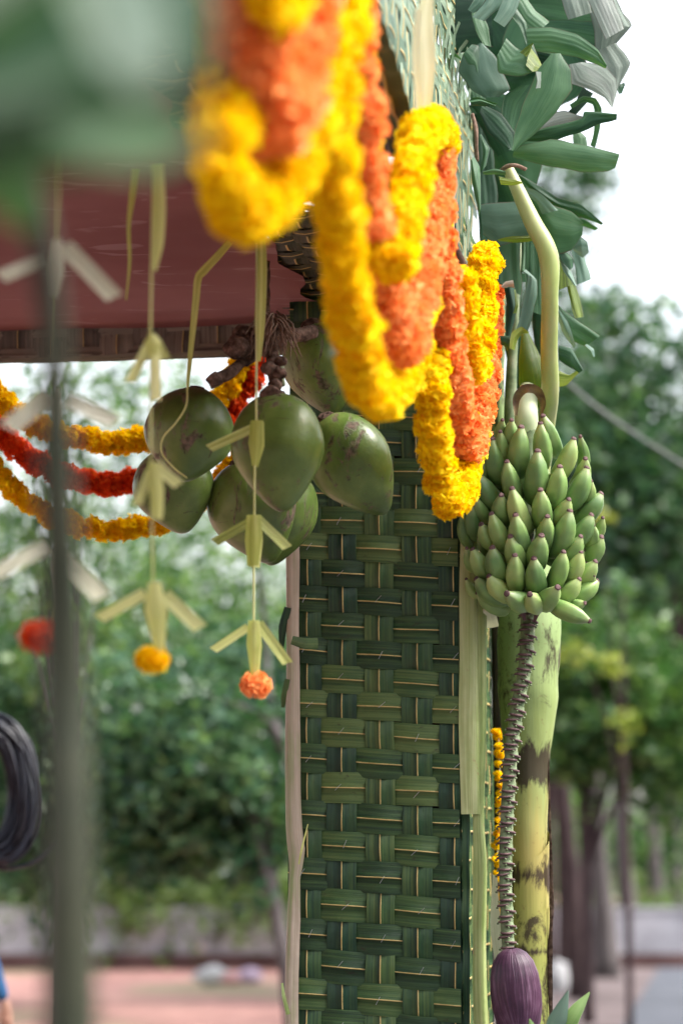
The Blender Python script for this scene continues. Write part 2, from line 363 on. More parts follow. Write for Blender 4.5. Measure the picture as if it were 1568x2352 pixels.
# low compound wall (a row of plastered blocks with a coping) behind the trees
def box(mb, c, d, rot=0.0, mi=0, jit=0.0):
    cx, cy, cz = c; hx, hy, hz = d[0]/2, d[1]/2, d[2]/2; co, si = math.cos(rot), math.sin(rot); vs = []
    for sx in (-1, 1):
        for sy in (-1, 1):
            for sz in (-1, 1):
                x = sx*hx+random.uniform(-jit, jit); y = sy*hy; z = sz*hz+random.uniform(-jit, jit)
                vs.append((cx+x*co-y*si, cy+x*si+y*co, cz+z))
    mb.add(vs, [(0, 1, 3, 2), (4, 6, 7, 5), (0, 4, 5, 1), (2, 3, 7, 6), (0, 2, 6, 4), (1, 5, 7, 3)], None, mi)
wy = 41.0; wzt = .98
wall = empty('compound_wall', (0, wy, 0), 'low weathered grey plaster wall across the far side of the red ground', 'wall')
xs = -12.0
mb = MB(); box(mb, (-3.5, wy, .10), (19, .36, .26)); mb.part('plinth', M['wallbase'], wall, False)
i = 0
while xs < 5.6:
    wd = random.uniform(1.1, 1.9); mb = MB(); box(mb, (xs+wd/2, wy+random.uniform(-.02, .02), .23+.36), (wd-.03, .26, .72), 0, 0, .012)
    mb.part('wall_panel', M['wallm'], wall, False); mb = MB(); box(mb, (xs+wd/2, wy, .975+random.uniform(-.015, .015)), (wd-.02, .34, .05)); mb.part('coping', M['wallm'], wall, False); xs += wd

# ------------------------------------------------------------------ trees
def crown_mesh(name, blobs, n_per, leaf, m, flat=.8):
    pts = []
    for (c, r, k) in blobs:
        n = int(n_per*k); d = np.random.normal(size=(n, 3)); d /= np.linalg.norm(d, axis=1)[:, None]
        rr = np.random.random(n)**.45; p = d*rr[:, None]*np.array([r, r, r*flat]) + np.array(c); pts.append(p)
        # twig sprays so that the outline stays uneven
        for _ in range(int(6*k)+2):
            dd = np.random.normal(size=3); dd /= np.linalg.norm(dd); base = np.array(c)+dd*r*.8
            q = base + dd*np.random.random((int(n*.03)+4, 1))*r*.6 + np.random.normal(size=(int(n*.03)+4, 3))*r*.10; pts.append(q)
    p = np.concatenate(pts); n = len(p)
    a = np.random.normal(size=(n, 3)); a[:, 2] *= .6; a /= np.linalg.norm(a, axis=1)[:, None]
    b = np.cross(a, np.random.normal(size=(n, 3))); b /= np.linalg.norm(b, axis=1)[:, None]
    s = leaf*np.random.uniform(.6, 1.4, (n, 1)); nn = np.cross(a, b)
    v = np.stack([p-a*s, p+b*s*.45+nn*s*.1, p+a*s, p-b*s*.45+nn*s*.1], 1).reshape(-1, 3)
    me = bpy.data.meshes.new(name); me.vertices.add(4*n); me.vertices.foreach_set('co', v.ravel())
    me.loops.add(4*n); me.loops.foreach_set('vertex_index', np.arange(4*n)); me.polygons.add(n)
    me.polygons.foreach_set('loop_start', np.arange(0, 4*n, 4)); me.polygons.foreach_set('loop_total', np.full(n, 4))
    me.materials.append(m); me.update(calc_edges=True); me.validate(); return me
def tree(name, label, base, limbs, blobs, leaf, n_per, mf, mb_, tr, group=None, flat=.8, cat='tree'):
    """limbs: lists of (dx, dy, z, r); blobs: ((x, y, z), r, k) relative to base"""
    b = Vector(base); t = empty(name, b, label, cat, group)
    for i, L in enumerate(limbs):
        q = tube([b+Vector(l[:3]) for l in L], [l[3] for l in L], 9, 14, True, .25, seed=i*3.1)
        q.part('trunk' if i == 0 else 'branch', mb_, t)
    me = crown_mesh('crown', blobs, n_per, leaf, mf, flat); put('crown', me).parent = t
    return t
def tb(u, v, Y, base): p = P(u, v, Y)-Vector(base); return (p.x, p.y, p.z)
def auto_tree(name, label, u, Y, tops, leaf=.07, n_per=1800, mf='fol_a', mbk='bark', tr=.16, group='trees in the background', lean=0, extra=()):
    base = P(u, HOR, Y); base.z = -.03
    blobs = [(tb(a, b, Y+dy, base), r, k) for (a, b, dy, r, k) in tops]
    zt = max(b[0][2] for b in blobs)
    limbs = [[(0, 0, 0, tr*1.25), (lean*.3, 0, zt*.25, tr), (lean, .1, zt*.55, tr*.8), (lean*1.1, 0, zt*.85, tr*.35)]]
    for (c, r, k) in blobs[:6]:
        limbs.append([(lean*.8, .08, zt*.42, tr*.55), ((lean+c[0])*.5, c[1]*.5, (zt*.5+c[2])*.5+.1, tr*.35), (c[0], c[1], c[2], tr*.12)])
    for L in extra: limbs.append([(*tb(a, b, Y+dy, base), q) for (a, b, dy, q) in L])
    return tree(name, label, base, limbs, blobs, leaf, n_per, M[mf], M[mbk], tr, group)
# left of the pillar: near dark tree with drooping boughs, then paler ones
auto_tree('leafy_tree', 'dark green tree with drooping boughs close behind the hanging ornaments', 685, 19, 
  [(330, 1640, 0, .75, .7), (430, 1560, 1, .8, .6), (520, 1700, -.5, .7, .7), (600, 1760, .5, .8, 1), (380, 1800, 0, .7, .9), (470, 1880, .3, .6, .9), (620, 1580, 1, .8, .9), (290, 1850, .5, .5, .7), (560, 1900, .2, .55, .8), (330, 1960, .2, .35, .5)], .06, 1500, 'fol_b', 'bark', .07, lean=-.25, extra=[[(690, 1800, -.5, .05), (650, 1720, -.7, .04), (612, 1650, -.8, .034), (540, 1620, -.8, .024), (450, 1585, -.8, .012)], [(650, 1720, -.6, .035), (618, 1600, -.6, .03), (610, 1450, -.6, .02), (590, 1300, -1.2, .012)], [(690, 1905, 0, .03), (620, 1890, 0, .024), (540, 1880, 0, .01)]])
auto_tree('leafy_tree', 'loose mid green tree behind the yellow marigold ornament with sky showing through', 700, 27,
  [(250, 1300, 0, 1.3, .22), (400, 1330, 0, 1.3, .25), (560, 1360, 1, 1.4, .28), (350, 1500, 0, 1.4, .6), (520, 1540, 0, 1.3, .6), (640, 1420, 0, 1.2, .4), (200, 1480, 0, 1.1, .5), (620, 1650, 0, 1.2, 1), (450, 1200, 1, .9, .3)], .075, 1500, 'fol_a', 'bark', .06)
auto_tree('leafy_tree', 'sparse twiggy tree at the left frame edge behind the far garlands', 150, 24,
  [(60, 960, 0, .75, .12), (200, 900, 0, .8, .10), (330, 900, 0, .6, .08), (30, 1120, 0, .9, .16), (160, 1290, 0, .9, .16), (-20, 1300, 0, .9, .22), (240, 1080, 0, .8, .15), (470, 960, 0, .7, .07)], .07, 2300, 'fol_a', 'bark', .04)
auto_tree('leafy_tree', 'dense low tree behind the black cable coil', 160, 30,
  [(20, 1640, 0, 1.3, 1), (150, 1560, 0, 1.2, 1), (90, 1780, 0, 1.3, 1), (230, 1720, 0, 1.2, 1), (-30, 1880, 0, 1.2, 1), (150, 1900, 0, 1.1, 1), (-20, 1500, 0, .9, .6), (270, 1880, 0, .8, .7)], .08, 1500, 'fol_b', 'bark', .06)
auto_tree('leafy_tree', 'broad pale green tree far beyond the low wall', 700, 62,
  [(100, 1600, 0, 4, .5), (350, 1560, 0, 4, .5), (600, 1580, 0, 4, .5), (200, 1750, 0, 4, 1), (450, 1750, 0, 4, 1), (700, 1750, 0, 4, 1), (0, 1800, 0, 4, 1), (900, 1700, 0, 5, 1), (300, 1300, 0, 2.5, .15)], .16, 1500, 'fol_a', 'bark', .12)
# light shrubs and grass along the wall
for i, (u, v, Yd, r, lb) in enumerate([(60, 2010, 39.5, 1.3, 'pale green shrub below the cable coil by the wall'), (250, 1990, 39, 1.2, 'pale green shrub behind the dark blurred stalk by the wall'), (400, 2010, 39.6, 1.1, 'pale shrub under the yellow marigold ornament by the wall'), (540, 1990, 39.5, 1.3, 'pale shrub under the orange marigold ornament by the wall'), (650, 1960, 39, 1.3, 'tall pale shrub beside the pillar edge by the wall')]):
    b = P(u, HOR, Yd); b.z = 0
    t = empty('shrub', b, lb, 'shrub', 'shrubs along the low wall')
    bl = [((random.uniform(-.9, .9), random.uniform(-.3, .3)+2.2, 1.0+random.uniform(-.3, .5)), r*.62, 1) for _ in range(5)]
    put('foliage', crown_mesh('foliage', bl, 420, .09, M['fol_c'], 1.0)).parent = t
    for k in range(4): tube([b+Vector((0, 2.2, 0)), b+Vector((bl[k][0][0], 2.2, bl[k][0][2]))], [.04, .015], 6, 4).part('stem', M['bark'], t)
# right of the banana plant
auto_tree('leafy_tree', 'tall bluish green tree at the right frame edge', 1600, 30,
  [(1400, 830, 0, .9, .3), (1470, 960, 1, 1.1, .22), (1560, 1040, 0, 1.2, .35), (1420, 1020, 0, 1.3, .6), (1330, 1080, 0, 1.2, .9), (1500, 1150, 0, 1.4, .6), (1590, 1200, 0, 1.4, .7), (1400, 1220, 0, 1.3, 1), (1340, 1300, 0, 1.0, .8), (1400, 740, 0, .6, .25), (1590, 800, 0, .7, .2)], .10, 1300, 'fol_b', 'bark_d', .09)
auto_tree('leafy_tree', 'dense green tree behind the banana bunch', 1290, 34,
  [(1300, 1000, 0, 1.3, .8), (1280, 1200, 0, 1.5, 1), (1420, 1330, 0, 1.5, 1), (1540, 1360, 0, 1.5, 1), (1300, 1420, 0, 1.4, 1), (1440, 1480, 0, 1.5, 1), (1580, 1500, 0, 1.4, 1), (1500, 1260, 0, 1.4, .9), (1350, 900, 0, .8, .3)], .10, 1300, 'fol_b', 'bark_d', .07)
auto_tree('leafy_tree', 'pale dark-tipped treetop rising behind the banana leaves against the sky', 1260, 38,
  [(1240, 420, 0, .8, .20), (1320, 460, 0, .7, .14), (1370, 400, 0, .5, .12), (1220, 600, 0, .9, .3), (1190, 700, 0, 1.1, .5), (1290, 500, 0, .5, .1)], .10, 1400, 'fol_b', 'bark_d', .07)
auto_tree('leafy_tree', 'fresh green roadside tree with yellowing leaves right of the pseudostem', 1345, 26,
  [(1300, 1520, 0, .75, 1), (1380, 1560, 0, .8, 1), (1480, 1600, 0, .9, 1), (1320, 1640, 0, .8, 1), (1430, 1680, 0, .8, .9), (1550, 1640, 0, .9, 1), (1560, 1780, 0, .7, .8), (1290, 1720, 0, .5, .6)], .07, 1300, 'fol_a', 'bark_d', .06)
auto_tree('leafy_tree', 'small yellow-green bough tree beside the banana bunch', 1440, 25,
  [(1368, 1185, 0, .14, .12), (1320, 1500, -.5, .18, .16), (1400, 1530, -.5, .15, .12), (1430, 1660, -.5, .2, .1)], .05, 500, 'fol_y', 'bark_d', .035)
for i, (u, Y, r, zt, lb, mk) in enumerate([(1303, 31, .12, 4.8, 'near-black leaning trunk next to the banana pseudostem', 'bark_d'), (1368, 37, .14, 6, 'pinkish grey trunk, second from the pseudostem', 'bark'), (1425, 44, .14, 6, 'pale grey trunk left of the road', 'bark'), (1500, 58, .14, 7, 'thin far trunk standing where the road narrows', 'bark'), (1548, 66, .14, 7, 'thin far trunk at the right frame edge', 'bark')]):
    b = P(u, HOR, Y); b.z = -.03
    bl = [((random.uniform(-1, 1), random.uniform(-.5, 1.5), zt+random.uniform(-.2, 1.3)), 1.3, 1) for _ in range(4)]
    L = [[(0.15, 0, 0, r*1.5), (.05, 0, zt*.3, r), (-.05 if i else -.12, 0, zt*.7, r*.95), (0, 0, zt, r*.7)]] + [[(-.03, 0, zt*.7, r*.5), (c[0][0], c[0][1], c[0][2], r*.2)] for c in bl[:3]]
    tree('roadside_tree', lb, b, L, bl, .10, 900, M['fol_b' if i % 2 else 'fol_a'], M[mk], r, 'tree trunks along the road')
# far wood closing the view on both sides
bl = [((x, random.uniform(0, 12), random.uniform(1, 5 if x < 4 else 8)), random.uniform(2.4, 3.6), 1) for x in np.arange(-34, 46, 3.2)]
o = put('far_wood', crown_mesh('far_wood', bl, 1300, .28, M['fol_a'], 1.0)); o.location = (0, 105, 0)
tag(o, 'far-off mass of trees closing the view behind the road and wall', 'woodland', kind='stuff')
bl = [((x, random.uniform(0, 3), .5), 1.0, 1) for x in np.arange(3.0, 9.0, .8)]
o = put('roadside_undergrowth', crown_mesh('undergrowth', bl, 400, .10, M['fol_c'], .8)); o.location = (1.2, 46, 0)
tag(o, 'blurred low undergrowth on the verge at the foot of the trunks', 'undergrowth', kind='stuff')
# unseen trees added behind the camera and across the road to block low sky
for k, (nm, xs_, ys_, lb) in enumerate([('shade_wood_behind', (-24, 20), (-17, -13), 'unseen tree mass added behind the viewpoint to block low sky'), ('shade_wood_across_road', (17, 21), (-14, 24), 'unseen tree mass added across the road to block low sky')]):
    bl = [((random.uniform(*xs_), random.uniform(*ys_), random.uniform(1, 6)), random.uniform(2.2, 3.4), 1) for _ in range(46)]
    tag(put(nm, crown_mesh(nm, bl, 700, .30, M['fol_b'], 1.0)), lb, 'woodland', kind='stuff')
# white-washed stones between trunk and pseudostem, cloth bundle on the red ground
M['white'] = simple('whitewash', [(.30, .30, .32), (.50, .50, .50)], 8, .8, .2, .5)
M['pinkcloth'] = simple('pink_cloth', [(.45, .22, .22), (.62, .40, .40)], 8, .9, .1, .5)
M['lilac'] = simple('lilac_cloth', [(.30, .20, .30), (.55, .45, .55)], 8, .9, .1, .5)
def rock(c, r, m, name, parent=None, sq=(1, 1, 1), seed=0):
    vs = []; fs = []; n, k = 14, 8
    for j in range(k+1):
        th = math.pi*j/k
        for i in range(n):
            a = 2*math.pi*i/n; d = Vector((math.sin(th)*math.cos(a)*sq[0], math.sin(th)*math.sin(a)*sq[1], math.cos(th)*sq[2]))
            vs.append(Vector(c)+d*r*(1+.35*noise.noise(d*1.8+Vector((seed, 0, 0)))))
    for j in range(k):
        for i in range(n): fs.append((j*n+i, (j+1)*n+i, (j+1)*n+(i+1) % n, j*n+(i+1) % n))
    return part(name, vs, fs, m, parent)
for i, (u, v, r, lb) in enumerate([(1282, 2262, .20, 'tall whitewashed stone against the pseudostem edge'), (1283, 2110, .24, 'pale stone block above the taller one by the dark trunk'), (1345, 2165, .26, 'rounded white stone between the dark and the pinkish trunk')]):
    p = G(u, v+18, 0); tag(rock(p+Vector((0, 0, r*.9)), r, M['white'], 'boundary_stone', None, (.9, .7, 1.2), i*5), lb, 'stone', 'whitewashed stones by the road')
p = G(520, 2262, 0)
t = empty('cloth_bundle', p, 'crumpled white, pink and lilac cloth bundle lying on the red ground', 'cloth')
rock(p+Vector((-.22, 0, .13)), .19, M['white'], 'white_cloth', t, (1.3, .9, .75), 3); rock(p+Vector((.05, 0, .09)), .15, M['pinkcloth'], 'pink_cloth', t, (1.4, .9, .6), 7); rock(p+Vector((.33, 0, .12)), .15, M['lilac'], 'lilac_cloth', t, (1.2, .9, .8), 11)

# overhead cable on the right
q = tube([P(1190, 760, 13), P(1310, 885, 14), P(1440, 985, 15), P(1700, 1150, 17)], .009, 8, 20)
tag(q.part('overhead_cable', simple('grey_cable', [(.14, .15, .15), (.22, .23, .23)], 5, .6)), 'thin pale cable slanting down in front of the trees beside the banana bunch', 'cable')

# ------------------------------------------------------------------ weaving
def strip(axis_p, w, h_at, e1, e2, nrm, L0, L1, seg, mats, parent, name, ribw=.0015, curl=.0014, seed=0, dw=.0, e_edge=None):
    """woven leaf strip: axis_p(t) -> point on the mat plane, t runs L0..L1 in metres; w width; h_at(t) height over the plane"""
    vs = []; uv = []; fs = []; mi = []; rw = ribw/w
    cs = [-.5, -.28, -rw, -rw, rw, rw, .28, .5]; hs_ = [-curl*.8, curl*1.0, -curl*.3, .0012-curl*.3, .0012-curl*.3, -curl*.3, curl*1.0, -curl*.8]
    for i in range(seg+1):
        t = L0+(L1-L0)*i/seg; p = axis_p(t); h = h_at(t); k = noise.noise(Vector((t*7, seed, .3)))
        ww = w*(1+dw*noise.noise(Vector((t*3.1, seed+9, 2))))
        for c, hh in zip(cs, hs_):
            wav = .0020*noise.noise(Vector((t*13, seed*1.7, c*3)))
            vs.append(p + e2*(c*ww + .003*k) + nrm*(h+hh+wav)); uv.append((t, c+.5))
    n = len(cs)
    for i in range(seg):
        for j in range(n-1):
            fs.append((i*n+j, i*n+j+1, (i+1)*n+j+1, (i+1)*n+j)); mi.append(1 if j in (2, 3, 4) else 0)
    return part(name, vs, fs, mats, parent, uv, mi)
def plateau(x): return math.tanh(3.0*math.sin(x))/math.tanh(3.0)
def weave(O, ex_, ez_, nrm, W, H, cols, rows, parent, mv, mh, amp=.004, slant=0.0, par=0, detail=3, ext=.01, ribw=.0015):
    """cols: [(centre, width)] along ex_; rows: [(centre, height)] along ez_, slanted; every strip is a part"""
    for i, (c, wd) in enumerate(cols):
        def hh(t, i=i):
            d = [r[0]+slant*c for r in rows]
            # signed phase between neighbouring rows
            k = max(0, min(len(d)-2, sum(1 for q in d if q <= t)-1)); ph = k+(t-d[k])/(d[k+1]-d[k]) if len(d) > 1 else 0
            return -amp*math.cos(math.pi*(ph))*(1 if (i+par) % 2 == 0 else -1)
        lean = random.uniform(-.004, .004)
        strip(lambda t, c=c, lean=lean: O+ex_*(c+lean*(t/max(H, .1)-.5))+ez_*t, wd, hh, ez_, ex_, nrm, -ext, H+ext, max(4, detail*len(rows)), mv, parent, 'vertical_leaf_strip', ribw, seed=i*1.3+par, dw=.10)
    for k, (c, wd) in enumerate(rows):
        def hh(t, k=k):
            d = [q[0] for q in cols]
            j = sum(1 for q in d if q <= t)-1; j = max(0, min(len(d)-2, j)); ph = j+(t-d[j])/(d[j+1]-d[j]); ph = max(-.5, min(len(d)-.5, ph))
            return amp*math.cos(math.pi*ph)*(1 if (k+par) % 2 == 0 else -1)+.0005
        sl = slant+random.uniform(-.018, .018)
        strip(lambda t, c=c, sl=sl: O+ex_*t+ez_*(c+sl*t), wd, hh, ex_, ez_, nrm, -ext, W+ext, max(4, detail*len(cols)+2), mh, parent, 'horizontal_leaf_strip', ribw, seed=k*2.1+50, dw=.10)

# pillar: front face (b = 0), outer side face (a = 0)
UP = Vector((0, 0, 1))
pz0, pz1 = .25, 3.15
pill = empty('woven_pillar', (C0.x, C0.y, 0), 'square pillar clad in dark green woven coconut leaf with pale edge strips', 'pillar')
WF = .458
fl = S(-WF, -.004, 0)
cols = [(loc_s(BP(u, 1700, 0))[0]+WF, wd) for u, wd in ((706, .078), (786, .078), (873, .080), (958, .080), (1042, .078))]
rows = []; v = 2420.0; 
rvs = []
while v > 500:
    pit = 60 + 10*min(1, max(0, (v-1500)/700)); rvs.append((v, pit)); v -= pit
for (vv, pit) in rvs:
    z = BP(660, vv, 0).z; rows.append((z, pit*PX*6.5*1.04))
rows_l = [(z, h) for z, h in rows]
weave(fl, ex, UP, -ey, WF, pz1, cols, rows_l, pill, [M['weave_v'], M['rib']], [M['weave'], M['rib']], .0062, -.062, 0, 5, ext=.0)
# side face
rows2 = [(z+.03, h) for z, h in rows]
cols2 = [(.06+.095*i, .088) for i in range(8)]
weave(S(.004, 0, 0), ey, UP, ex, .78, pz1, cols2, rows2, pill, [M['weave_side'], M['rib']], [M['weave_side'], M['rib']], .0016, .01, 1, 4, ribw=.003)
# hidden core of boards so that no light passes through the mats
mb = MB(); vs = [S(a, b, z) for z in (0, pz1) for a, b in ((-WF+.012, .012), (-.012, .012), (-.012, .76), (-WF+.012, .76))]
mb.add(vs, [(0, 3, 2, 1), (4, 5, 6, 7), (0, 1, 5, 4), (1, 2, 6, 5), (2, 3, 7, 6), (3, 0, 4, 7)]); 
mb.part('inner_post', simple('pillar_core', [(.015, .012, .01), (.03, .025, .02)], 5, .9), pill, False)
# staples
mb = MB()
for k, (z, h) in enumerate(rows):
    for i, (c, wd) in enumerate(cols):
        if (k+i) % 2 == 0 and random.random() < .75:
            p = fl + ex*(c+random.uniform(-.012, .012)) + UP*(z-.062*c+random.uniform(-.006, .006)) - ey*.0085
            a = random.uniform(.7, 1.2); d = ex*math.cos(a)*.011+UP*math.sin(a)*.011
            tube([p-d, p-d*.9-ey*.002, p+d*.9-ey*.002, p+d], .0007, 4, 4, False, mb=mb)
o = mb.part('staples', M['pin'], pill, False); o['kind'] = 'stuff'
# pale edge strips (split leaf stalks), folded round the corners
def fold(name, pts, w1, w2, d1, d2, m, parent, seg=40, seed=0):
    """angle strip along pts: two flanges of width w1 along d1 and w2 along d2"""
    path = catmull(pts, seg); vs = []; uv = []; fs = []; L = 0
    for i, p in enumerate(path):
        if i: L += (p-path[i-1]).length
        k = noise.noise(Vector((L*4, seed, 0))); k2 = noise.noise(Vector((L*9, seed+4, 0)))
        a = lerpl(w1, i/seg)*(1+.12*k); b = lerpl(w2, i/seg)*(1+.1*k2)
        vs += [p+d1*a, p+d1*a*.5-d2*(.004+.002*k), p+d1*.004-d2*.004, p-d2*.0, p+d2*b*.5-d1*.005, p+d2*b]
        uv += [(L, q) for q in (0, .25, .48, .52, .75, 1)]
    for i in range(seg):
        for j in range(5): fs.append((i*6+j, i*6+j+1, (i+1)*6+j+1, (i+1)*6+j))
    return part(name, vs, fs, m, parent, uv)
def bp(u, v, b=-.014): return BP(u, v, b)
fold('edge_strip', [bp(656, 1150), bp(658, 1500), bp(655, 1700), bp(657, 1900), bp(664, 1985), bp(661, 2080), bp(655, 2240), bp(656, 2400)], [.034, .036, .038, .042, .046, .030, .036, .036, .034], .05, ex, ey, M['trim_pink'], pill, 60, 1)['label'] = 'pinkish beige split stalk along the pillar corner'
fold('edge_strip', [bp(1097, 700), bp(1094, 1300), bp(1096, 1600), bp(1100, 1870)], [.046, .046, .048, .05], .03, -ex, ey, M['trim'], pill, 40, 2)
fold('edge_strip', [bp(1112, 1280, -.006), bp(1110, 1700, -.006), bp(1105, 1870, -.006), bp(1112, 2000, -.012), bp(1110, 2200, -.012), bp(1118, 2420, -.012)], [.028, .034, .022, .030, .028, .032], .03, -ex, ey, M['trim'], pill, 50, 3)
# loose pale blade and folded tab on the side face
def view_ribbon(pts, width, m, name, parent, seg=16, roll=0.0, cup=.12, ncross=7, label=None, ruff=.0, seed=0, taper=None, corr=0.0, nrib=6, thick=0.0):
    """leaf ribbon along pts (u, v, Y); width in picture units"""
    path = catmull([P(*p) for p in pts], seg); vs = []; uv = []; fs = []; L = 0
    for i, p in enumerate(path):
        t = (path[min(i+1, seg)]-path[max(i-1, 0)]).normalized(); vd = (p-CP).normalized()
        s = t.cross(vd)
        if s.length < 1e-4: s = t.orthogonal()
        s.normalize(); n_ = s.cross(t).normalized(); rl_ = lerpl(roll, i/seg)
        s = Matrix.Rotation(rl_, 3, t) @ s; n_ = s.cross(t).normalized()
        if i: L += (p-path[i-1]).length
        wd = lerpl(width, i/seg)*PX*(p-CP).length*(1+ruff*noise.noise(Vector((L*14, seed, 1))))
        for j in range(ncross):
            c = j/(ncross-1)-.5
            z = cup*wd*(4*c*c-1)*.5 + ruff*.25*wd*noise.noise(Vector((L*9, c*3, seed))) + corr*wd*math.sin(c*2*math.pi*nrib)
            vs.append(p+s*c*wd+n_*z); uv.append((L, j/(ncross-1)))
    for i in range(seg):
        for j in range(ncross-1): a = i*ncross+j; fs.append((a, a+1, a+ncross+1, a+ncross))
    o = part(name, vs, fs, m, parent, uv)
    if label: o['label'] = label
    return o
view_ribbon([(1104, 1380, 6.42), (1118, 1405, 6.38), (1130, 1440, 6.5)], [34, 38, 30], M['strip_pale'], 'folded_tab', pill, 8, .2)
view_ribbon([(1136, 2010, 6.75), (1137, 2120, 6.75), (1145, 2200, 6.72), (1150, 2250, 6.7)], [10, 26, 22, 6], M['strip_pale'], 'loose_blade', pill, 12, .3)
view_ribbon([(707, 1893, 6.36), (693, 1950, 6.35), (686, 1985, 6.36)], [2, 5, 3], M['strip_green'], 'loose_blade', pill, 8)
view_ribbon([(730, 1478, 6.36), (700, 1478, 6.35), (670, 1470, 6.35)], [26, 26, 20], M['weave'], 'loose_leaf_end', pill, 8)
view_ribbon([(661, 1395, 6.45), (650, 1440, 6.46), (646, 1490, 6.47)], [16, 20, 10], M['weave_v'], 'loose_leaf_end', pill, 8)
view_ribbon([(660, 1560, 6.45), (652, 1600, 6.46), (650, 1625, 6.47)], [12, 14, 8], M['weave_v'], 'loose_leaf_end', pill, 8)
view_ribbon([(662, 2330, 6.40), (652, 2290, 6.40), (648, 2258, 6.41)], [10, 8, 5], M['trim'], 'loose_leaf_end', pill, 8)

# fascia: outer woven band along the eave
zb0 = FP(1071, 612, 0).z; zt0 = FP(1083, 290, 0).z
fasc = empty('woven_fascia', S(0, .05, zb0), 'woven coconut leaf band at the canopy eave, skylight painted into its pale green', 'fascia')
b_far = loc_s(FP(1088, 600, 0))[1]; b_near = b_far-4.3; HF = zt0-zb0
nc = int((b_far-b_near)/.09)
colsF = [(.04+.09*i, .092) for i in range(nc)]
nr = 7; rowsF = [(HF*(i+.5)/nr, HF/nr*1.06) for i in range(nr)]
weave(S(.006, b_near, zb0), ey, UP, ex, b_far-b_near, HF, colsF, rowsF, fasc, [M['weave_lit'], M['rib']], [M['weave_lit'], M['rib']], .0020, .05, 0, 4, .03, ribw=.0022)
for i in range(26):       # cut leaf ends standing up from the band's top edge
    b = b_far - .05 - i*.085 + random.uniform(-.02, .02); z = zt0+.0; hgt = random.uniform(.03, .09)
    p0 = S(.015, b, z-.04); p1 = S(.02+random.uniform(-.01, .02), b-.02+random.uniform(-.04, .03), z+hgt)
    vs = []; fs = []; uv = []
    for k in range(5):
        q = p0.lerp(p1, k/4)+ex*(.02*(k/4)**2*random.uniform(-1, 1)); ww = .020*(1-.25*k/4)
        for c in (-1, 0, 1): vs.append(q+ey*c*ww+ex*(0.004*(c == 0))); uv.append((k*.03, (c+1)/2))
    for k in range(4):
        for j in range(2): fs.append((k*3+j, k*3+j+1, k*3+j+4, k*3+j+3))
    part('cut_leaf_end', vs, fs, M['weave_lit'], fasc, uv)
# pale folded spathe on the fascia
view_ribbon([(985, -30, 4.6), (975, 60, 4.72), (980, 150, 4.8), (975, 265, 4.9)], [24, 46, 40, 22], M['strip_pale'], 'pale_sheath', fasc, 18, .35, .3)
view_ribbon([(960, 20, 4.6), (955, 130, 4.68), (962, 250, 4.8)], [14, 20, 14], M['strip_pale'], 'pale_sheath', fasc, 14, .35, .3)
# backing board behind fascia (keeps it opaque), brown pole below
mb = MB(); vs = [S(a, b, z) for z in (zb0+.03, zt0) for a, b in ((-.05, b_near), (-.015, b_near), (-.015, b_far-.05), (-.05, b_far-.05))]
mb.add(vs, [(0, 3, 2, 1), (4, 5, 6, 7), (0, 1, 5, 4), (1, 2, 6, 5), (2, 3, 7, 6), (3, 0, 4, 7)]); mb.part('backing_board', M['wood'], fasc, False)
q = tube([S(-.01, b_far+.04, zb0-.03), S(.0, b_far-1.5, zb0-.035), S(-.01, b_near-.2, zb0-.03)], .022, 10, 30, True, .25)
tag(q.part('eave_pole', M['wood']), 'brown wooden pole running under the woven band at the eave', 'pole')

# soffit mat between the eave and the red cloth
sz = 3.165
soff = empty('soffit_mat', S(-.3, -1.5, sz), 'dark woven leaf mat under the eave between the marigolds and red cloth', 'mat')
colsS = [(.03+.07*i, .062) for i in range(int(3.9/.07))]; rowsS = [(.03+.075*i, .072) for i in range(7)]
sb = loc_s(BP(700, 700, .05))[1]
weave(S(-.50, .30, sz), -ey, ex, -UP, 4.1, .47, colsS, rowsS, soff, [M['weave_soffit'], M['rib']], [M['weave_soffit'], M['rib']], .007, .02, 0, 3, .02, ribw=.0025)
# ceiling cloth, sagging sheet with folds
cz_f = P(400, 752, 6.75).z
vs = []; fs = []; uv = []; na, nb = 110, 90; a0, a1 = -4.6, -.40; b0, b1 = -4.2, .39
for j in range(nb+1):
    for i in range(na+1):
        a = a0+(a1-a0)*i/na; b = b0+(b1-b0)*j/nb; e = (i/na)
        aa = a
        if e > .9: aa += (.05*noise.noise(Vector((b*6, 3, 1))) + .15*max(0, math.sin(b*5.2+.9))**8)*(e-.9)/.1
        fine = (j/nb)
        z = 3.145 + .014*noise.noise(Vector((a*1.6, b*2.5, 0))) + .010*noise.noise(Vector((a*1.5, b*11, 5)))
        z += .036*max(0, fine-.93)/.07
        vs.append(S(aa, b, z)); uv.append((a, b))
for j in range(nb):
    for i in range(na): k = j*(na+1)+i; fs.append((k, k+1, k+na+2, k+na+1))
o = part('ceiling_cloth', vs, fs, M['cloth'], None, uv); tag(o, 'dusty red cloth stretched as a ceiling under the canopy', 'cloth')
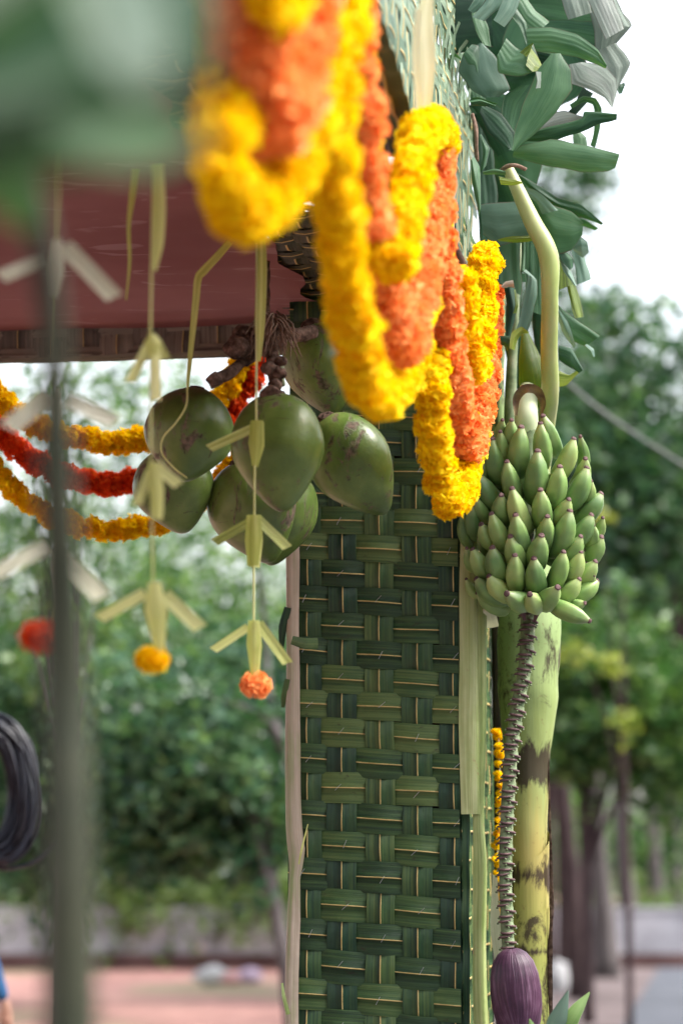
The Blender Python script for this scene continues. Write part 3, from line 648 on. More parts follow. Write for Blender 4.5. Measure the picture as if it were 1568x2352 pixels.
# rear beam mat (dry) below the cloth's far edge
rb = .40
beam = empty('rear_beam_mat', S(-2, rb, 3.1), 'dry grey-brown woven mat edging the rear opening beneath the red cloth', 'mat')
zlo = BP(300, 806, rb).z; zhi = zlo+.30
colsB = [(.05+.10*i, .104) for i in range(43)]; rowsB = [(.02+.042*i, .044) for i in range(7)]
weave(S(-4.6, rb, zlo), ex, UP, -ey, 4.35, .29, colsB, rowsB, beam, [M['weave_dry'], M['rib']], [M['weave_dry'], M['weave_dry']], .003, 0, 0, 2, .01)
mb = MB(); vs = [S(a, b, z) for z in (zlo+.012, zhi) for a, b in ((-4.6, rb+.012), (-.25, rb+.012), (-.25, rb+.04), (-4.6, rb+.04))]
mb.add(vs, [(0, 3, 2, 1), (4, 5, 6, 7), (0, 1, 5, 4), (1, 2, 6, 5), (2, 3, 7, 6), (3, 0, 4, 7)]); mb.part('backing_board', M['wood'], beam, False)
# unseen roof sheet, added to keep sky light off the cloth below
mb = MB(); vs = [S(a, b, z) for z in (zt0-.06, zt0-.02) for a, b in ((-4.7, -4.4), (-.02, -4.4), (-.02, .5), (-4.7, .5))]
mb.add(vs, [(0, 3, 2, 1), (4, 5, 6, 7), (0, 1, 5, 4), (1, 2, 6, 5), (2, 3, 7, 6), (3, 0, 4, 7)])
tag(mb.part('shade_roof', M['weave_dry'], None, False), 'unseen roof sheet added above the red ceiling cloth to keep it dark', 'roof')

# ------------------------------------------------------------------ marigolds
def blossom(mat_, seed, r=.043, th=.020, n=150):
    rs = random.Random(seed); mb = MB(); vs = []; fs = []
    k, m = 6, 12
    for j in range(k+1):
        a = math.pi*j/k
        for i in range(m): b = 2*math.pi*i/m; vs.append((r*.74*math.sin(a)*math.cos(b), r*.74*math.sin(a)*math.sin(b), th*.75*math.cos(a)))
    for j in range(k):
        for i in range(m): fs.append((j*m+i, (j+1)*m+i, (j+1)*m+(i+1) % m, j*m+(i+1) % m))
    mb.add(vs, fs)
    for _ in range(n):
        phi = rs.uniform(0, 2*math.pi); z = rs.uniform(-.95, .95); s = math.sqrt(1-z*z)
        lump = 1+.12*math.sin(phi*3+seed)+.08*math.sin(phi*5+seed*2)
        d = Vector((s*math.cos(phi), s*math.sin(phi), z*.8)).normalized()
        p = Vector((s*math.cos(phi)*r*.70*lump, s*math.sin(phi)*r*.70*lump, z*th*.8))
        t1 = d.cross(Vector((rs.uniform(-1, 1), rs.uniform(-1, 1), rs.uniform(-1, 1)))).normalized(); t2 = d.cross(t1)
        w_ = rs.uniform(.006, .010); L = rs.uniform(.007, .014); dd = (d+t2*rs.uniform(-.5, .5)+t1*rs.uniform(-.3, .3)).normalized(); q = []
        for row in range(3):
            f = row/2; wd = w_*(.45+.75*f)
            for c in (-1, -.33, .33, 1):
                q.append(p+dd*L*f+t1*wd*c+t2*(.0022*f*rs.uniform(-1, 1)+.003*f*f)+dd*(-.0025*f*rs.random()))
        mb.add(q, [(a*4+b, a*4+b+1, a*4+b+5, a*4+b+4) for a in range(2) for b in range(3)])
    return mesh('blossom', mb.v, mb.f, mat_)
BL = {k: [blossom(M[k], s*7+i) for i in range(5)] for s, k in enumerate(('yellow', 'orange', 'red'))}
thread_m = simple('garland_thread', [(.4, .38, .32), (.6, .58, .5)], 20, .8)
def garland(pts, kind, label, group, scale=1.0, step=.031, mode='FP', a=.06, seed=0):
    W = [FP(p[0], p[1], p[2] if len(p) > 2 else a) for p in pts] if mode == 'FP' else [P(*p) for p in pts]
    path = catmull(W, 200); L = [0]
    for i in range(200): L.append(L[-1]+(path[i+1]-path[i]).length)
    g = empty('marigold_garland', path[0], label, 'garland', group)
    tube(path[::8], .0015, 5, 30, False).part('thread', thread_m, g)
    s = 0; rs = random.Random(seed); k = 0
    while s < L[-1]:
        i = next((j for j in range(200) if L[j+1] >= s), 199); f = (s-L[i])/max(1e-6, L[i+1]-L[i]); p = path[i].lerp(path[i+1], f)
        t = (path[i+1]-path[i]).normalized(); t = (t+Vector((rs.gauss(0, .24), rs.gauss(0, .24), rs.gauss(0, .24)))).normalized()
        o = bpy.data.objects.new('blossom', BL[kind][rs.randrange(5)]); C.objects.link(o); o.parent = g
        sc = scale*rs.uniform(.92, 1.12)
        o.rotation_euler = (t.to_track_quat('Z', 'Y') @ Euler((0, 0, rs.uniform(0, 6.28))).to_quaternion()).to_euler()
        o.scale = (sc, sc, sc*rs.uniform(1.0, 1.2)); o.location = p-path[0]+Vector((rs.gauss(0, .003), rs.gauss(0, .003), rs.gauss(0, .003)))
        s += step*rs.uniform(.85, 1.1); k += 1
    return g
GR = 'marigold swags along the canopy eave'
# third swag (farthest, sharp)
garland([(985, 330, .05), (1000, 460, .06), (1002, 600, .06), (1003, 760, .06), (992, 880, .06), (998, 1000, .06), (1012, 1090, .06), (1030, 1150, .07), (1058, 1120, .08), (1080, 1020, .08), (1100, 880, .07), (1118, 740, .06), (1120, 600, .06)], 'yellow', 'longest yellow marigold loop, its sharp tip hanging beside the banana bunch', GR, 1.0, a=.06, seed=1)
garland([(995, 330, .09), (1004, 450, .09), (1012, 600, .09), (1024, 760, .09), (1044, 900, .09), (1066, 1000, .09), (1080, 1030, .09), (1096, 970, .09), (1110, 860, .09), (1120, 750, .09), (1128, 640, .09)], 'orange', 'sharp orange marigold loop hanging over the pillar corner next to the bananas', GR, 1.0, seed=2)
garland([(1060, 640, .12), (1068, 720, .12), (1076, 800, .12), (1086, 850, .12), (1096, 790, .12), (1104, 700, .12), (1106, 620, .12), (1112, 592, .12), (1124, 610, .12)], 'yellow', 'short sharp yellow marigold loop tied highest at the far end of the eave', GR, .95, seed=3)
# second swag
garland([(795, -160, .13), (788, 0, .13), (772, 180, .13), (768, 380, .13), (786, 540, .12), (800, 680, .11), (820, 800, .09), (850, 885, .08), (880, 908, .07), (920, 870, .06), (950, 790, .05), (970, 650, .05), (980, 480, .05), (985, 330, .05)], 'yellow', 'longest yellow marigold loop of the middle swag, hanging in front of a dark coconut', GR, 1.0, seed=4)
garland([(810, -160, .09), (812, 0, .09), (818, 200, .09), (832, 400, .09), (860, 560, .09), (888, 690, .09), (918, 790, .10), (945, 740, .10), (968, 620, .10), (990, 480, .09), (1002, 360, .08)], 'orange', 'orange marigold loop of the middle swag between two yellow ones', GR, 1.05, seed=5)
garland([(806, -100, .05), (812, 60, .05), (822, 260, .05), (842, 440, .07), (872, 560, .10), (903, 612, .13), (925, 560, .14), (938, 460, .14), (948, 380, .13), (968, 305, .12), (1000, 292, .11), (1012, 330, .10)], 'yellow', 'short yellow marigold loop of the middle swag rising to its knot on the woven band', GR, 1.0, seed=6)
# first swag (nearest, blurred)
garland([(520, -200, .05), (522, 60, .05), (528, 180, .05), (505, 330, .05), (512, 420, .05), (560, 480, .06), (625, 455, .08), (672, 375, .10), (708, 240, .11), (738, 90, .11), (756, -150, .11)], 'yellow', 'big blurred yellow marigold loop nearest the camera beside the blurred leaves', GR, 1.12, seed=7)
garland([(560, -240, .09), (570, 0, .09), (585, 150, .09), (612, 262, .09), (650, 190, .09), (680, 60, .09), (710, -200, .09)], 'orange', 'blurred orange marigold loop nested inside the nearest yellow one', GR, 1.55, seed=8)
garland([(600, -260, .13), (610, -60, .13), (635, 30, .13), (665, -40, .13), (690, -240, .13)], 'yellow', 'small blurred yellow marigold loop at the top frame edge inside the orange one', GR, .95, seed=9)
# swags across the rear opening
GB = 'marigold swags across the rear opening'
garland([(-200, 700, 7.1), (-60, 850, 7.1), (20, 930, 7.1), (110, 985, 7.1), (210, 1012, 7.1), (330, 1012, 7.1), (430, 985, 7.1), (500, 915, 7.1), (545, 850, 7.1), (580, 790, 7.1)], 'yellow', 'upper amber marigold strand sagging across the rear opening into the coconuts', GB, .92, mode='P', seed=10)
garland([(-200, 830, 7.15), (-40, 950, 7.15), (40, 1030, 7.15), (130, 1085, 7.15), (220, 1112, 7.15), (330, 1100, 7.15), (440, 1050, 7.15), (520, 960, 7.15), (570, 880, 7.15), (610, 800, 7.15)], 'red', 'red-orange marigold strand, darkened in colour as backlit, between two amber ones at the rear opening', GB, .95, mode='P', seed=11)
garland([(-200, 940, 7.1), (-30, 1060, 7.1), (50, 1140, 7.1), (130, 1190, 7.1), (220, 1215, 7.1), (330, 1208, 7.1), (420, 1180, 7.1), (520, 1090, 7.1), (600, 980, 7.1)], 'yellow', 'lowest amber marigold strand at the rear opening passing behind the coconuts', GB, .85, mode='P', seed=12)
garland([(1143, 1680, 7.0), (1146, 1740, 7.0), (1147, 1850, 7.0), (1142, 1960, 7.0), (1150, 2120, 7.0), (1156, 2270, 7.0)], 'yellow', 'yellow marigold string half hidden between pillar side and banana stem', GB, .35, mode='P', step=.02, seed=13)

# ------------------------------------------------------------------ coconuts
def orient(axis, up=None): return Vector(axis).normalized().to_track_quat('Z', 'Y').to_matrix()
def coconut(c, tip, ru, rl_, seed, parent):
    """c, centre (u, v, Y); tip direction in picture (dx, dy down), depth comp; ru half width, rl_ half length (picture units)"""
    pc = P(*c); s = PX*(pc-CP).length; ax = (RC @ Vector((tip[0], -tip[1], tip[2] if len(tip) > 2 else .2))).normalized()
    A = ax.to_track_quat('Z', 'Y').to_matrix(); vs = []; fs = []; n, k = 30, 22; r = ru*s; l = rl_*s
    for j in range(k+1):
        a = math.pi*j/k; z = -math.cos(a); rr = math.sin(a)**.92
        taper = 1-.36*max(0, z)**1.6; zz = z*l*(1+.10*max(0, z)**5)
        if z < 0: zz *= .92
        for i in range(n):
            b = 2*math.pi*i/n; tri = 1+.065*math.cos(3*b+seed)*(0.5+.5*abs(math.sin(a)))+.02*noise.noise(Vector((math.cos(b)*2, math.sin(b)*2, z*2+seed)))
            vs.append(pc+A@Vector((r*rr*taper*tri*math.cos(b), r*rr*taper*tri*math.sin(b), zz)))
    for j in range(k):
        for i in range(n): fs.append((j*n+i, j*n+(i+1) % n, (j+1)*n+(i+1) % n, (j+1)*n+i))
    o = part('coconut', vs, fs, M['coco'], parent)
    tip_p = pc+ax*l*1.05; tube([tip_p-ax*.006, tip_p+ax*.004], [.010, .006], 8, 3, True, .4).part('tip_scar', M['fibre'], o)
    top = pc-ax*l*.88
    mb = MB()
    for q in range(6):
        b = q*1.047+seed; d = A@Vector((math.cos(b), math.sin(b), 0)); n2 = A@Vector((-math.sin(b), math.cos(b), 0))
        pts = [top-ax*.016, top+d*.018-ax*.010, top+d*.034+ax*.006]
        v2 = []
        for m_, pp in enumerate(pts):
            for c_ in (-1, 0, 1): v2.append(pp+n2*c_*(.008, .018, .010)[m_]-ax*.003*(c_ == 0))
        mb.add(v2, [(a*3+b_, a*3+b_+1, a*3+b_+4, a*3+b_+3) for a in range(2) for b_ in range(2)])
    mb.part('calyx', M['fibre'], o)
    return o
cb = empty('coconut_bunch', P(635, 640, 5.8), 'bunch of green coconuts with brown scars hanging from a rope before the pillar', 'coconuts')
coconut((738, 838, 6.12), (.25, 1, -.1), 88, 108, 1, cb)
coconut((584, 1165, 6.0), (.3, 1, -.1), 102, 122, 2, cb)
coconut((648, 1180, 6.1), (-.25, 1, -.1), 80, 112, 2.6, cb)
coconut((402, 1118, 5.98), (.2, 1, -.1), 92, 100, 3, cb)
coconut((436, 992, 5.72), (-.15, 1, .35), 103, 110, 4, cb)
coconut((808, 1060, 5.80), (.66, 1, .05), 94, 130, 5, cb)
coconut((639, 1028, 5.58), (.08, 1, .15), 106, 136, 6.2, cb)
# stalks and fibre
for pts, r in [([(490, 872, 5.62), (520, 860, 5.64), (560, 830, 5.7)], .013), ([(500, 885, 5.6), (494, 872, 5.6), (486, 862, 5.6)], .018), ([(560, 830, 5.7), (600, 800, 5.75), (630, 770, 5.78)], .014), ([(635, 880, 5.62), (628, 840, 5.66), (622, 790, 5.72), (635, 740, 5.78)], .016), ([(720, 760, 5.9), (680, 770, 5.85), (640, 750, 5.8)], .016)]:
    tube([P(*p) for p in pts], r, 10, 14, True, .4).part('stalk', M['fibre'], cb)
tube([P(650, 885, 5.66), P(640, 845, 5.69), P(632, 805, 5.72)], [.006, .012, .008], 8, 8).part('green_stalk', M['rachis'], cb)
for (u, v, Y, r) in [(545, 800, 5.66, .030), (560, 775, 5.70, .032), (620, 905, 5.55, .022), (642, 858, 5.6, .016), (615, 845, 5.6, .017), (645, 830, 5.62, .014), (632, 885, 5.58, .016)]:
    rock(P(u, v, Y), r, M['fibre'], 'bract', cb, (1.1, .8, .9), u*.1)
mb = MB()
for i in range(70):
    a = random.uniform(-1, 1); s = P(625+a*14, 735+random.uniform(-20, 20), 5.74+random.uniform(-.05, .05))
    e = P(625+a*60+random.uniform(-20, 20), 760+random.uniform(0, 75), 5.70+random.uniform(-.08, .05)); m_ = s.lerp(e, .5)+Vector((random.uniform(-.02, .02), random.uniform(-.02, .02), .02))
    tube([s, m_, e], [.0035, .003, .001], 4, 6, False, mb=mb)
mb.part('frayed_fibre', M['rope'], cb)
for k in range(3):
    tube([P(612+4*math.sin(k*2+i), 600+i*20, 5.8+.004*math.cos(k*2+i)) for i in range(9)], .0055, 7, 40, False).part('rope', M['fibre'], cb)

# ------------------------------------------------------------------ hanging leaf ornaments
def rib_flat(o_name, parent, pts, width, m, roll=0.0, seg=6, slant=0, cup=.04): return view_ribbon(pts, width, m, o_name, parent, seg, roll, cup, 5)
FL = {k: [blossom(M[k], s*9+i+40, .043, .029, 260) for i in range(2)] for s, k in enumerate(('yellow', 'orange', 'red'))}
def ornament(label, Y, thread, bodies, wings, flower, strips, mt='strip', group='hanging palm leaf ornaments'):
    root = empty('palm_leaf_ornament', P(thread[0][0], thread[0][1], Y), label, 'ornament', group)
    tube([P(u, v, Y) for u, v in thread], .0022*Y/4.5, 6, 24, False).part('thread', M['strip'], root)
    for (pts, w_, r) in strips: view_ribbon([(u, v, Y-.002) for u, v in pts], w_, M[mt], 'leaf_band', root, 12, r, .1, 5)
    for (pts, w_) in bodies:
        # two pleated layers with a fold line between them
        view_ribbon([(u, v, Y-.012) for u, v in pts], w_, M[mt], 'folded_body', root, 10, .25, .35, 5)
        view_ribbon([(u+4, v+3, Y+.004) for u, v in pts], [x*.9 for x in w_], M[mt], 'folded_body', root, 10, -.3, .2, 5)
    for (p0, p1, w_, r) in wings:
        a = P(*p0, Y); b = P(*p1, Y-.02 if r > 0 else Y+.02); d = (b-a).normalized(); vd = (a-CP).normalized(); s = d.cross(vd).normalized(); s = Matrix.Rotation(r, 3, d) @ s
        wm = w_*PX*Y/2; th = vd*.0008; down = Vector((0, 0, -1)); sh = d*wm*.9   # parallelogram end cut
        q = s if s.z > 0 else -s
        vs = [a+q*wm, a-q*wm, b-sh*.1+q*wm, b+sh*-.9-q*wm]; mid = [(vs[0]+vs[1])/2+vd*.002, (vs[2]+vs[3])/2+vd*.002]
        V = [vs[0], mid[0], vs[1], vs[2], mid[1], vs[3]]; L = (b-a).length; V2 = [x+th for x in V]
        mb = MB(); mb.add(V+V2, [(0, 1, 4, 3), (1, 2, 5, 4), (6, 9, 10, 7), (7, 10, 11, 8), (0, 3, 9, 6), (2, 8, 11, 5), (3, 4, 10, 9), (4, 5, 11, 10), (0, 6, 7, 1), (1, 7, 8, 2)],
                          [(0, 0), (0, .5), (0, 1), (L, 0), (L, .5), (L, 1)]*2); mb.part('wing', M[mt], root, False)
    if flower:
        (u, v, w_, kind) = flower; r = w_*PX*Y/2; c = P(u, v, Y)
        o = bpy.data.objects.new('marigold_flower', FL[kind][0]); C.objects.link(o); o.parent = root; o.location = c-Vector(root.location)
        sc = r/.046; o.scale = (sc, sc, sc*1.05); o.rotation_euler = (random.uniform(-.25, .25), random.uniform(-.25, .25), 1.1)
    return root
ornament('sharp palm leaf ornament with an orange marigold, hanging before the coconuts', 5.35,
  [(590, 560), (589, 830), (588, 1010), (585, 1080), (584, 1200), (583, 1300), (583, 1430), (583, 1560)],
  [([(590, 966), (588, 1020), (584, 1070)], [30, 36, 10]), ([(583, 1183), (582, 1240), (581, 1300)], [34, 40, 26]), ([(583, 1425), (583, 1480), (584, 1556)], [26, 34, 14])],
  [((588, 980), (476, 1032), 22, .3), ((572, 1200), (488, 1248), 22, .3), ((592, 1192), (664, 1262), 24, -.3), ((570, 1440), (486, 1496), 20, .3), ((594, 1432), (664, 1528), 24, -.2)],
  (587, 1573, 86, 'orange'), [([(597, 530), (600, 620), (597, 740), (594, 830)], [24, 26, 24, 10], .1)], 'strip_green')
ornament('blurred palm leaf ornament with a yellow marigold, left of the coconuts', 4.35,
  [(352, 400), (348, 620), (346, 780), (347, 1080), (349, 1200), (352, 1350), (356, 1500)],
  [([(350, 768), (352, 790), (350, 815)], [16, 40, 20]), ([(352, 1062), (358, 1120), (362, 1190)], [24, 34, 18]), ([(354, 1338), (358, 1400), (366, 1500)], [30, 54, 18])],
  [((346, 785), (296, 882), 24, .2), ((358, 785), (382, 830), 26, -.2), ((346, 1080), (313, 1165), 22, .2), ((362, 1072), (416, 1118), 28, -.3), ((334, 1362), (222, 1424), 28, .3), ((378, 1366), (466, 1448), 34, -.2)],
  (351, 1516, 88, 'yellow'), [([(362, 380), (366, 480), (362, 560), (356, 622)], [28, 30, 28, 8], .2), ([(356, 805), (357, 860), (357, 920)], [24, 26, 26], .1)], 'strip')
ornament('most blurred pale palm leaf ornament, partly behind the dark stalk', 3.75,
  [(136, 300), (134, 560), (132, 900), (128, 1260), (110, 1430)],
  [([(134, 550), (132, 620), (130, 680)], [20, 34, 14]), ([(132, 890), (130, 950), (130, 1010)], [30, 44, 14]), ([(130, 1235), (128, 1300), (122, 1400)], [26, 44, 14])],
  [((110, 590), (-5, 640), 34, .3), ((150, 565), (270, 690), 40, -.2), ((108, 910), (12, 990), 46, .3), ((160, 918), (274, 975), 38, -.2), ((104, 1255), (-25, 1325), 36, .3), ((150, 1280), (242, 1380), 42, -.2)],
  (96, 1462, 104, 'red'), [], 'strip_pale')
# dangling single strips
t = view_ribbon([(528, 556, 5.5), (500, 588, 5.48), (468, 622, 5.47), (455, 640, 5.46), (450, 690, 5.46), (442, 770, 5.46), (434, 850, 5.45), (430, 900, 5.45)], [16, 18, 20, 18, 17, 14, 10, 4], M['strip_green'], 'palm_leaf_strip', None, 40, .2, .1, 5)
tag(t, 'bent green leaf strip dangling from the red cloth above the leftmost coconut', 'leaf strip')
t = view_ribbon([(430, 880, 5.45), (428, 930, 5.44), (405, 970, 5.43), (375, 1005, 5.42), (372, 1040, 5.42), (400, 1075, 5.42), (430, 1098, 5.43)], [4, 4, 4, 4, 4, 4, 3], M['strip'], 'leaf_fibre', None, 40)
tag(t, 'thin curling leaf fibre lying against the leftmost coconut', 'fibre')
t = view_ribbon([(312, 390, 4.9), (304, 450, 4.9), (296, 520, 4.9), (298, 600, 4.9), (290, 690, 4.9)], [20, 18, 10, 8, 3], M['strip_green'], 'palm_leaf_strip', None, 24, .5)
tag(t, 'faint olive leaf strip hanging beside the blurred yellow ornament against the cloth', 'leaf strip')

# ------------------------------------------------------------------ banana plant
bpnt = empty('banana_plant', P(1215, HOR, 6.75)-Vector((0, 0, CAMZ)), 'cut banana plant tied to the pillar with a green bunch, purple bud and torn leaves', 'banana plant')
def stem_pts(L): return [P(*p) for p in L]
def stemtube(name, pts, wid, m, seg=60, n=26, wob=.05, flat=1.0, seed=0):
    pth = [P(*p) for p in pts]; rad = [w_*PX*Y_/2 for w_, Y_ in zip(wid, [p[2] for p in pts])]
    return tube(pth, rad, n, seg, True, wob, flat, seed=seed).part(name, m, bpnt)
stemtube('pseudostem', [(1212, 1250, 6.7), (1214, 1450, 6.7), (1212, 1600, 6.7), (1210, 1750, 6.7), (1210, 1950, 6.7), (1212, 2150, 6.7), (1214, 2300, 6.7), (1215, 2560, 6.7)], [120, 146, 138, 100, 88, 90, 92, 96], M['stem'], 70, 30)
# overlapping sheaths with slanted rims
def sheath(zv0, zv1, uc, wd, Y, ang0, seed):
    pc0 = P(uc, zv0, Y); pc1 = P(uc+2, zv1, Y); r = wd*PX*Y/2; vs = []; fs = []; uv = []; n, k = 34, 16
    for j in range(k+1):
        for i in range(n+1):
            a = ang0+math.pi*1.5*i/n; f = j/k; top = pc0+Vector((0, 0, .05*math.sin(a*1.0+seed)+.004*noise.noise(Vector((a*6, seed, 0)))))
            c = top.lerp(pc1, f); rr = r*(1.05+.05*(1-f)**4+.008*noise.noise(Vector((a*3, f*5, seed))))
            vs.append(Vector((pc0.x+(pc1.x-pc0.x)*f+math.cos(a)*rr, pc0.y+math.sin(a)*rr, c.z))); uv.append((f, i/n))
    for j in range(k):
        for i in range(n): q = j*(n+1)+i; fs.append((q, q+1, q+n+2, q+n+1))
    return part('leaf_sheath', vs, fs, M['stem'], bpnt, uv)
sheath(1935, 2160, 1211, 90, 6.7, 3.6, .4); sheath(2125, 2560, 1213, 96, 6.7, 3.0, 1.9)
view_ribbon([(1258, 1740, 6.68), (1266, 2060, 6.66), (1262, 2200, 6.66), (1266, 2400, 6.66)], [5, 9, 14, 10], M['fibre'], 'dry_sheath_edge', bpnt, 24, .5, .3, 5, ruff=.4)
# leaf stalks
stemtube('leaf_stalk', [(1165, 385, 6.3), (1190, 440, 6.28), (1222, 510, 6.27), (1258, 585, 6.26), (1262, 680, 6.28), (1260, 800, 6.35), (1262, 900, 6.42), (1250, 1000, 6.55), (1225, 1250, 6.62)], [26, 34, 42, 48, 40, 40, 42, 44, 40], M['petiole'], 80, 22, .03)
stemtube('leaf_stalk', [(1152, 620, 6.75), (1146, 750, 6.75), (1142, 900, 6.75), (1150, 1100, 6.75), (1175, 1350, 6.72)], [24, 28, 32, 40, 60], M['stem'], 50, 18, .05)
stemtube('leaf_stalk', [(1190, 560, 6.72), (1182, 700, 6.7), (1174, 850, 6.7), (1172, 1000, 6.7), (1195, 1250, 6.7)], [16, 20, 26, 30, 40], M['rachis'], 50, 16, .05)
# peduncle hump, curled bract and yellow-green bract
stemtube('peduncle', [(1230, 860, 6.55), (1212, 900, 6.46), (1208, 950, 6.40), (1210, 1010, 6.42), (1211, 1060, 6.45)], [30, 46, 54, 58, 50], M['peduncle'], 40, 22, .03)
view_ribbon([(1204, 765, 6.5), (1214, 820, 6.46), (1224, 880, 6.46), (1228, 935, 6.5)], [16, 50, 70, 40], M['bl_lime'], 'bract', bpnt, 20, .2, .35, 9)
view_ribbon([(1184, 955, 6.32), (1186, 915, 6.30), (1206, 893, 6.27), (1232, 898, 6.28), (1245, 925, 6.32), (1242, 950, 6.34)], [8, 22, 26, 26, 18, 8], simple('dried_bract', [(.10, .05, .045), (.30, .24, .12)], 25, .7), 'dried_bract', bpnt, 26, .6, -.4, 7)
# bunch
bunch = part('banana_bunch', *(lambda q: (q.v, q.f))(tube(stem_pts([(1212, 960, 6.40), (1212, 1200, 6.42), (1206, 1400, 6.36)]), [.026, .034, .024], 14, 20)), M['rachis'], bpnt)
def banana(tip, base, wid, dz_t, dz_b, seed):
    T = P(784+tip[0]/2, 735+tip[1]/2, dz_t); B = P(784+base[0]/2, 735+base[1]/2, dz_b)
    d = T-B; L = d.length; outw = (CP-(T+B)/2); outw.normalize(); outw = (outw + ex*((tip[0]-880)/400.0)+Vector((0, 0, -.35))).normalized(); outw = (outw-d.normalized()*outw.dot(d.normalized())).normalized()
    n, k = 20, 16; vs = []; uv = []; fs = []; mi = []; R0 = wid*PX*.5*dz_t/2*1.0
    prof = [(.0, .35), (.06, .62), (.16, .88), (.32, 1.0), (.5, 1.02), (.66, .96), (.78, .80), (.87, .56), (.925, .36), (.955, .28), (.985, .27), (1.0, .20)]
    path = [B+d*p[0]+outw*(.16*L*math.sin(math.pi*min(1, p[0]*1.02))) for p in prof]; m = len(prof); up = None
    for i, (f, r) in enumerate(prof):
        t = (path[min(i+1, m-1)]-path[max(i-1, 0)]).normalized()
        up = (outw-t*outw.dot(t)).normalized(); sd_ = t.cross(up)
        for q in range(n):
            a = 2*math.pi*q/n; ridge = 1.05-.15*abs(math.sin(2.5*a+seed))*(1 if f < .9 else .2)
            rr = R0*r*ridge; vs.append(path[i]+up*math.cos(a)*rr+sd_*math.sin(a)*rr); uv.append((f, q/n))
    for i in range(m-1):
        for q in range(n): fs.append((i*n+q, i*n+(q+1) % n, (i+1)*n+(q+1) % n, (i+1)*n+q)); mi.append(1 if i >= m-3 else 0)
    fs.append(tuple((m-1)*n+q for q in range(n))); mi.append(1)
    part('banana', vs, fs, [M['banana'], M['btip']], bunch, uv, mi)
BN = [((738, 455), (745, 560), 60), ((780, 455), (785, 600), 70), ((825, 485), (815, 720), 92), ((912, 468), (925, 680), 88), ((922, 435), (985, 620), 80), ((1068, 540), (970, 740), 90), ((1095, 530), (1085, 690), 55),
 ((728, 508), (770, 660), 62), ((692, 540), (745, 760), 92), ((900, 595), (880, 840), 100), ((757, 645), (815, 830), 90), ((1003, 668), (945, 860), 92), ((1120, 632), (1060, 760), 70), ((1128, 672), (1010, 880), 96), ((618, 700), (750, 860), 92), ((655, 530), (680, 690), 70), ((648, 640), (690, 740), 70),
 ((733, 800), (750, 930), 76), ((780, 768), (860, 980), 92), ((912, 775), (925, 960), 88), ((1045, 820), (965, 930), 84), ((1050, 870), (960, 1080), 96), ((1195, 792), (1060, 930), 84),
 ((685, 885), (790, 1060), 86), ((797, 890), (850, 1080), 88), ((945, 898), (915, 1050), 88), ((1150, 890), (1030, 1040), 86), ((1200, 905), (1130, 1000), 50), ((600, 845), (650, 1000), 80), ((637, 935), (740, 1040), 80), ((615, 815), (700, 920), 70),
 ((773, 990), (830, 1120), 90), ((918, 985), (880, 1130), 92), ((1100, 990), (1000, 1110), 84), ((1195, 992), (1090, 1110), 80), ((560, 880), (600, 1050), 60),
 ((598, 1048), (720, 1190), 84), ((690, 1040), (760, 1200), 88), ((795, 1075), (812, 1240), 90), ((882, 1090), (900, 1250), 90), ((1020, 1060), (955, 1230), 90), ((1100, 1060), (1010, 1200), 80), ((1168, 1105), (1060, 1200), 76), ((573, 1045), (640, 1150), 56),
 ((613, 1185), (770, 1290), 84), ((570, 1187), (650, 1270), 50), ((672, 1172), (790, 1270), 90), ((755, 1255), (860, 1270), 90), ((862, 1258), (895, 1285), 92), ((995, 1225), (900, 1285), 92), ((1095, 1187), (970, 1285), 86), ((1180, 1195), (1020, 1290), 80), ((1120, 1300), (1020, 1290), 60), ((1143, 1385), (955, 1300), 84), ((1160, 1170), (1080, 1230), 50), ((1155, 940), (1100, 1040), 70), ((1145, 735), (1080, 850), 66)]
for i, (tp, bs, wd) in enumerate(BN):
    yv = (tp[1]-450)/900.0; Rb = .17+.03*math.sin(math.pi*min(1, max(0, yv))); xo = (tp[0]-885)/2*PX*6.3
    dt = 6.40-math.sqrt(max(.0004, Rb*Rb-min(abs(xo), Rb*.98)**2)); xb = (bs[0]-885)/2*PX*6.3
    db = 6.43-math.sqrt(max(.0004, (Rb*.62)**2-min(abs(xb), Rb*.6)**2))
    if tp == (1143, 1385): dt, db = 6.24, 6.30
    if i in (47, 48, 49): dt -= .03
    banana(tp, bs, wd*(1.02+.16*((i*7) % 5)/4), dt, db, i*1.7)
rb_ = random.Random(5)
for (tp, bs, wd) in BN[7:46]:
    if 600 < tp[0] < 1120: banana((tp[0]+rb_.uniform(-30, 30), tp[1]+rb_.uniform(35, 70)), (bs[0]+rb_.uniform(-20, 20), bs[1]+40), wd*.95, 6.33, 6.38, rb_.random()*9)
# rachis with scars
rp = [(1214, 1385), (1211, 1450), (1204, 1531), (1186, 1630), (1173, 1731), (1166, 1831), (1161, 1931), (1160, 2031), (1163, 2106), (1167, 2200)]
rpts = [P(u, v, 6.42-.10*i/9) for i, (u, v) in enumerate(rp)]
tube(rpts, [.024, .0185, .0175, .017, .017, .017, .017, .0168, .0165, .015], 14, 120, True, .12).part('rachis', M['rachis'], bpnt)
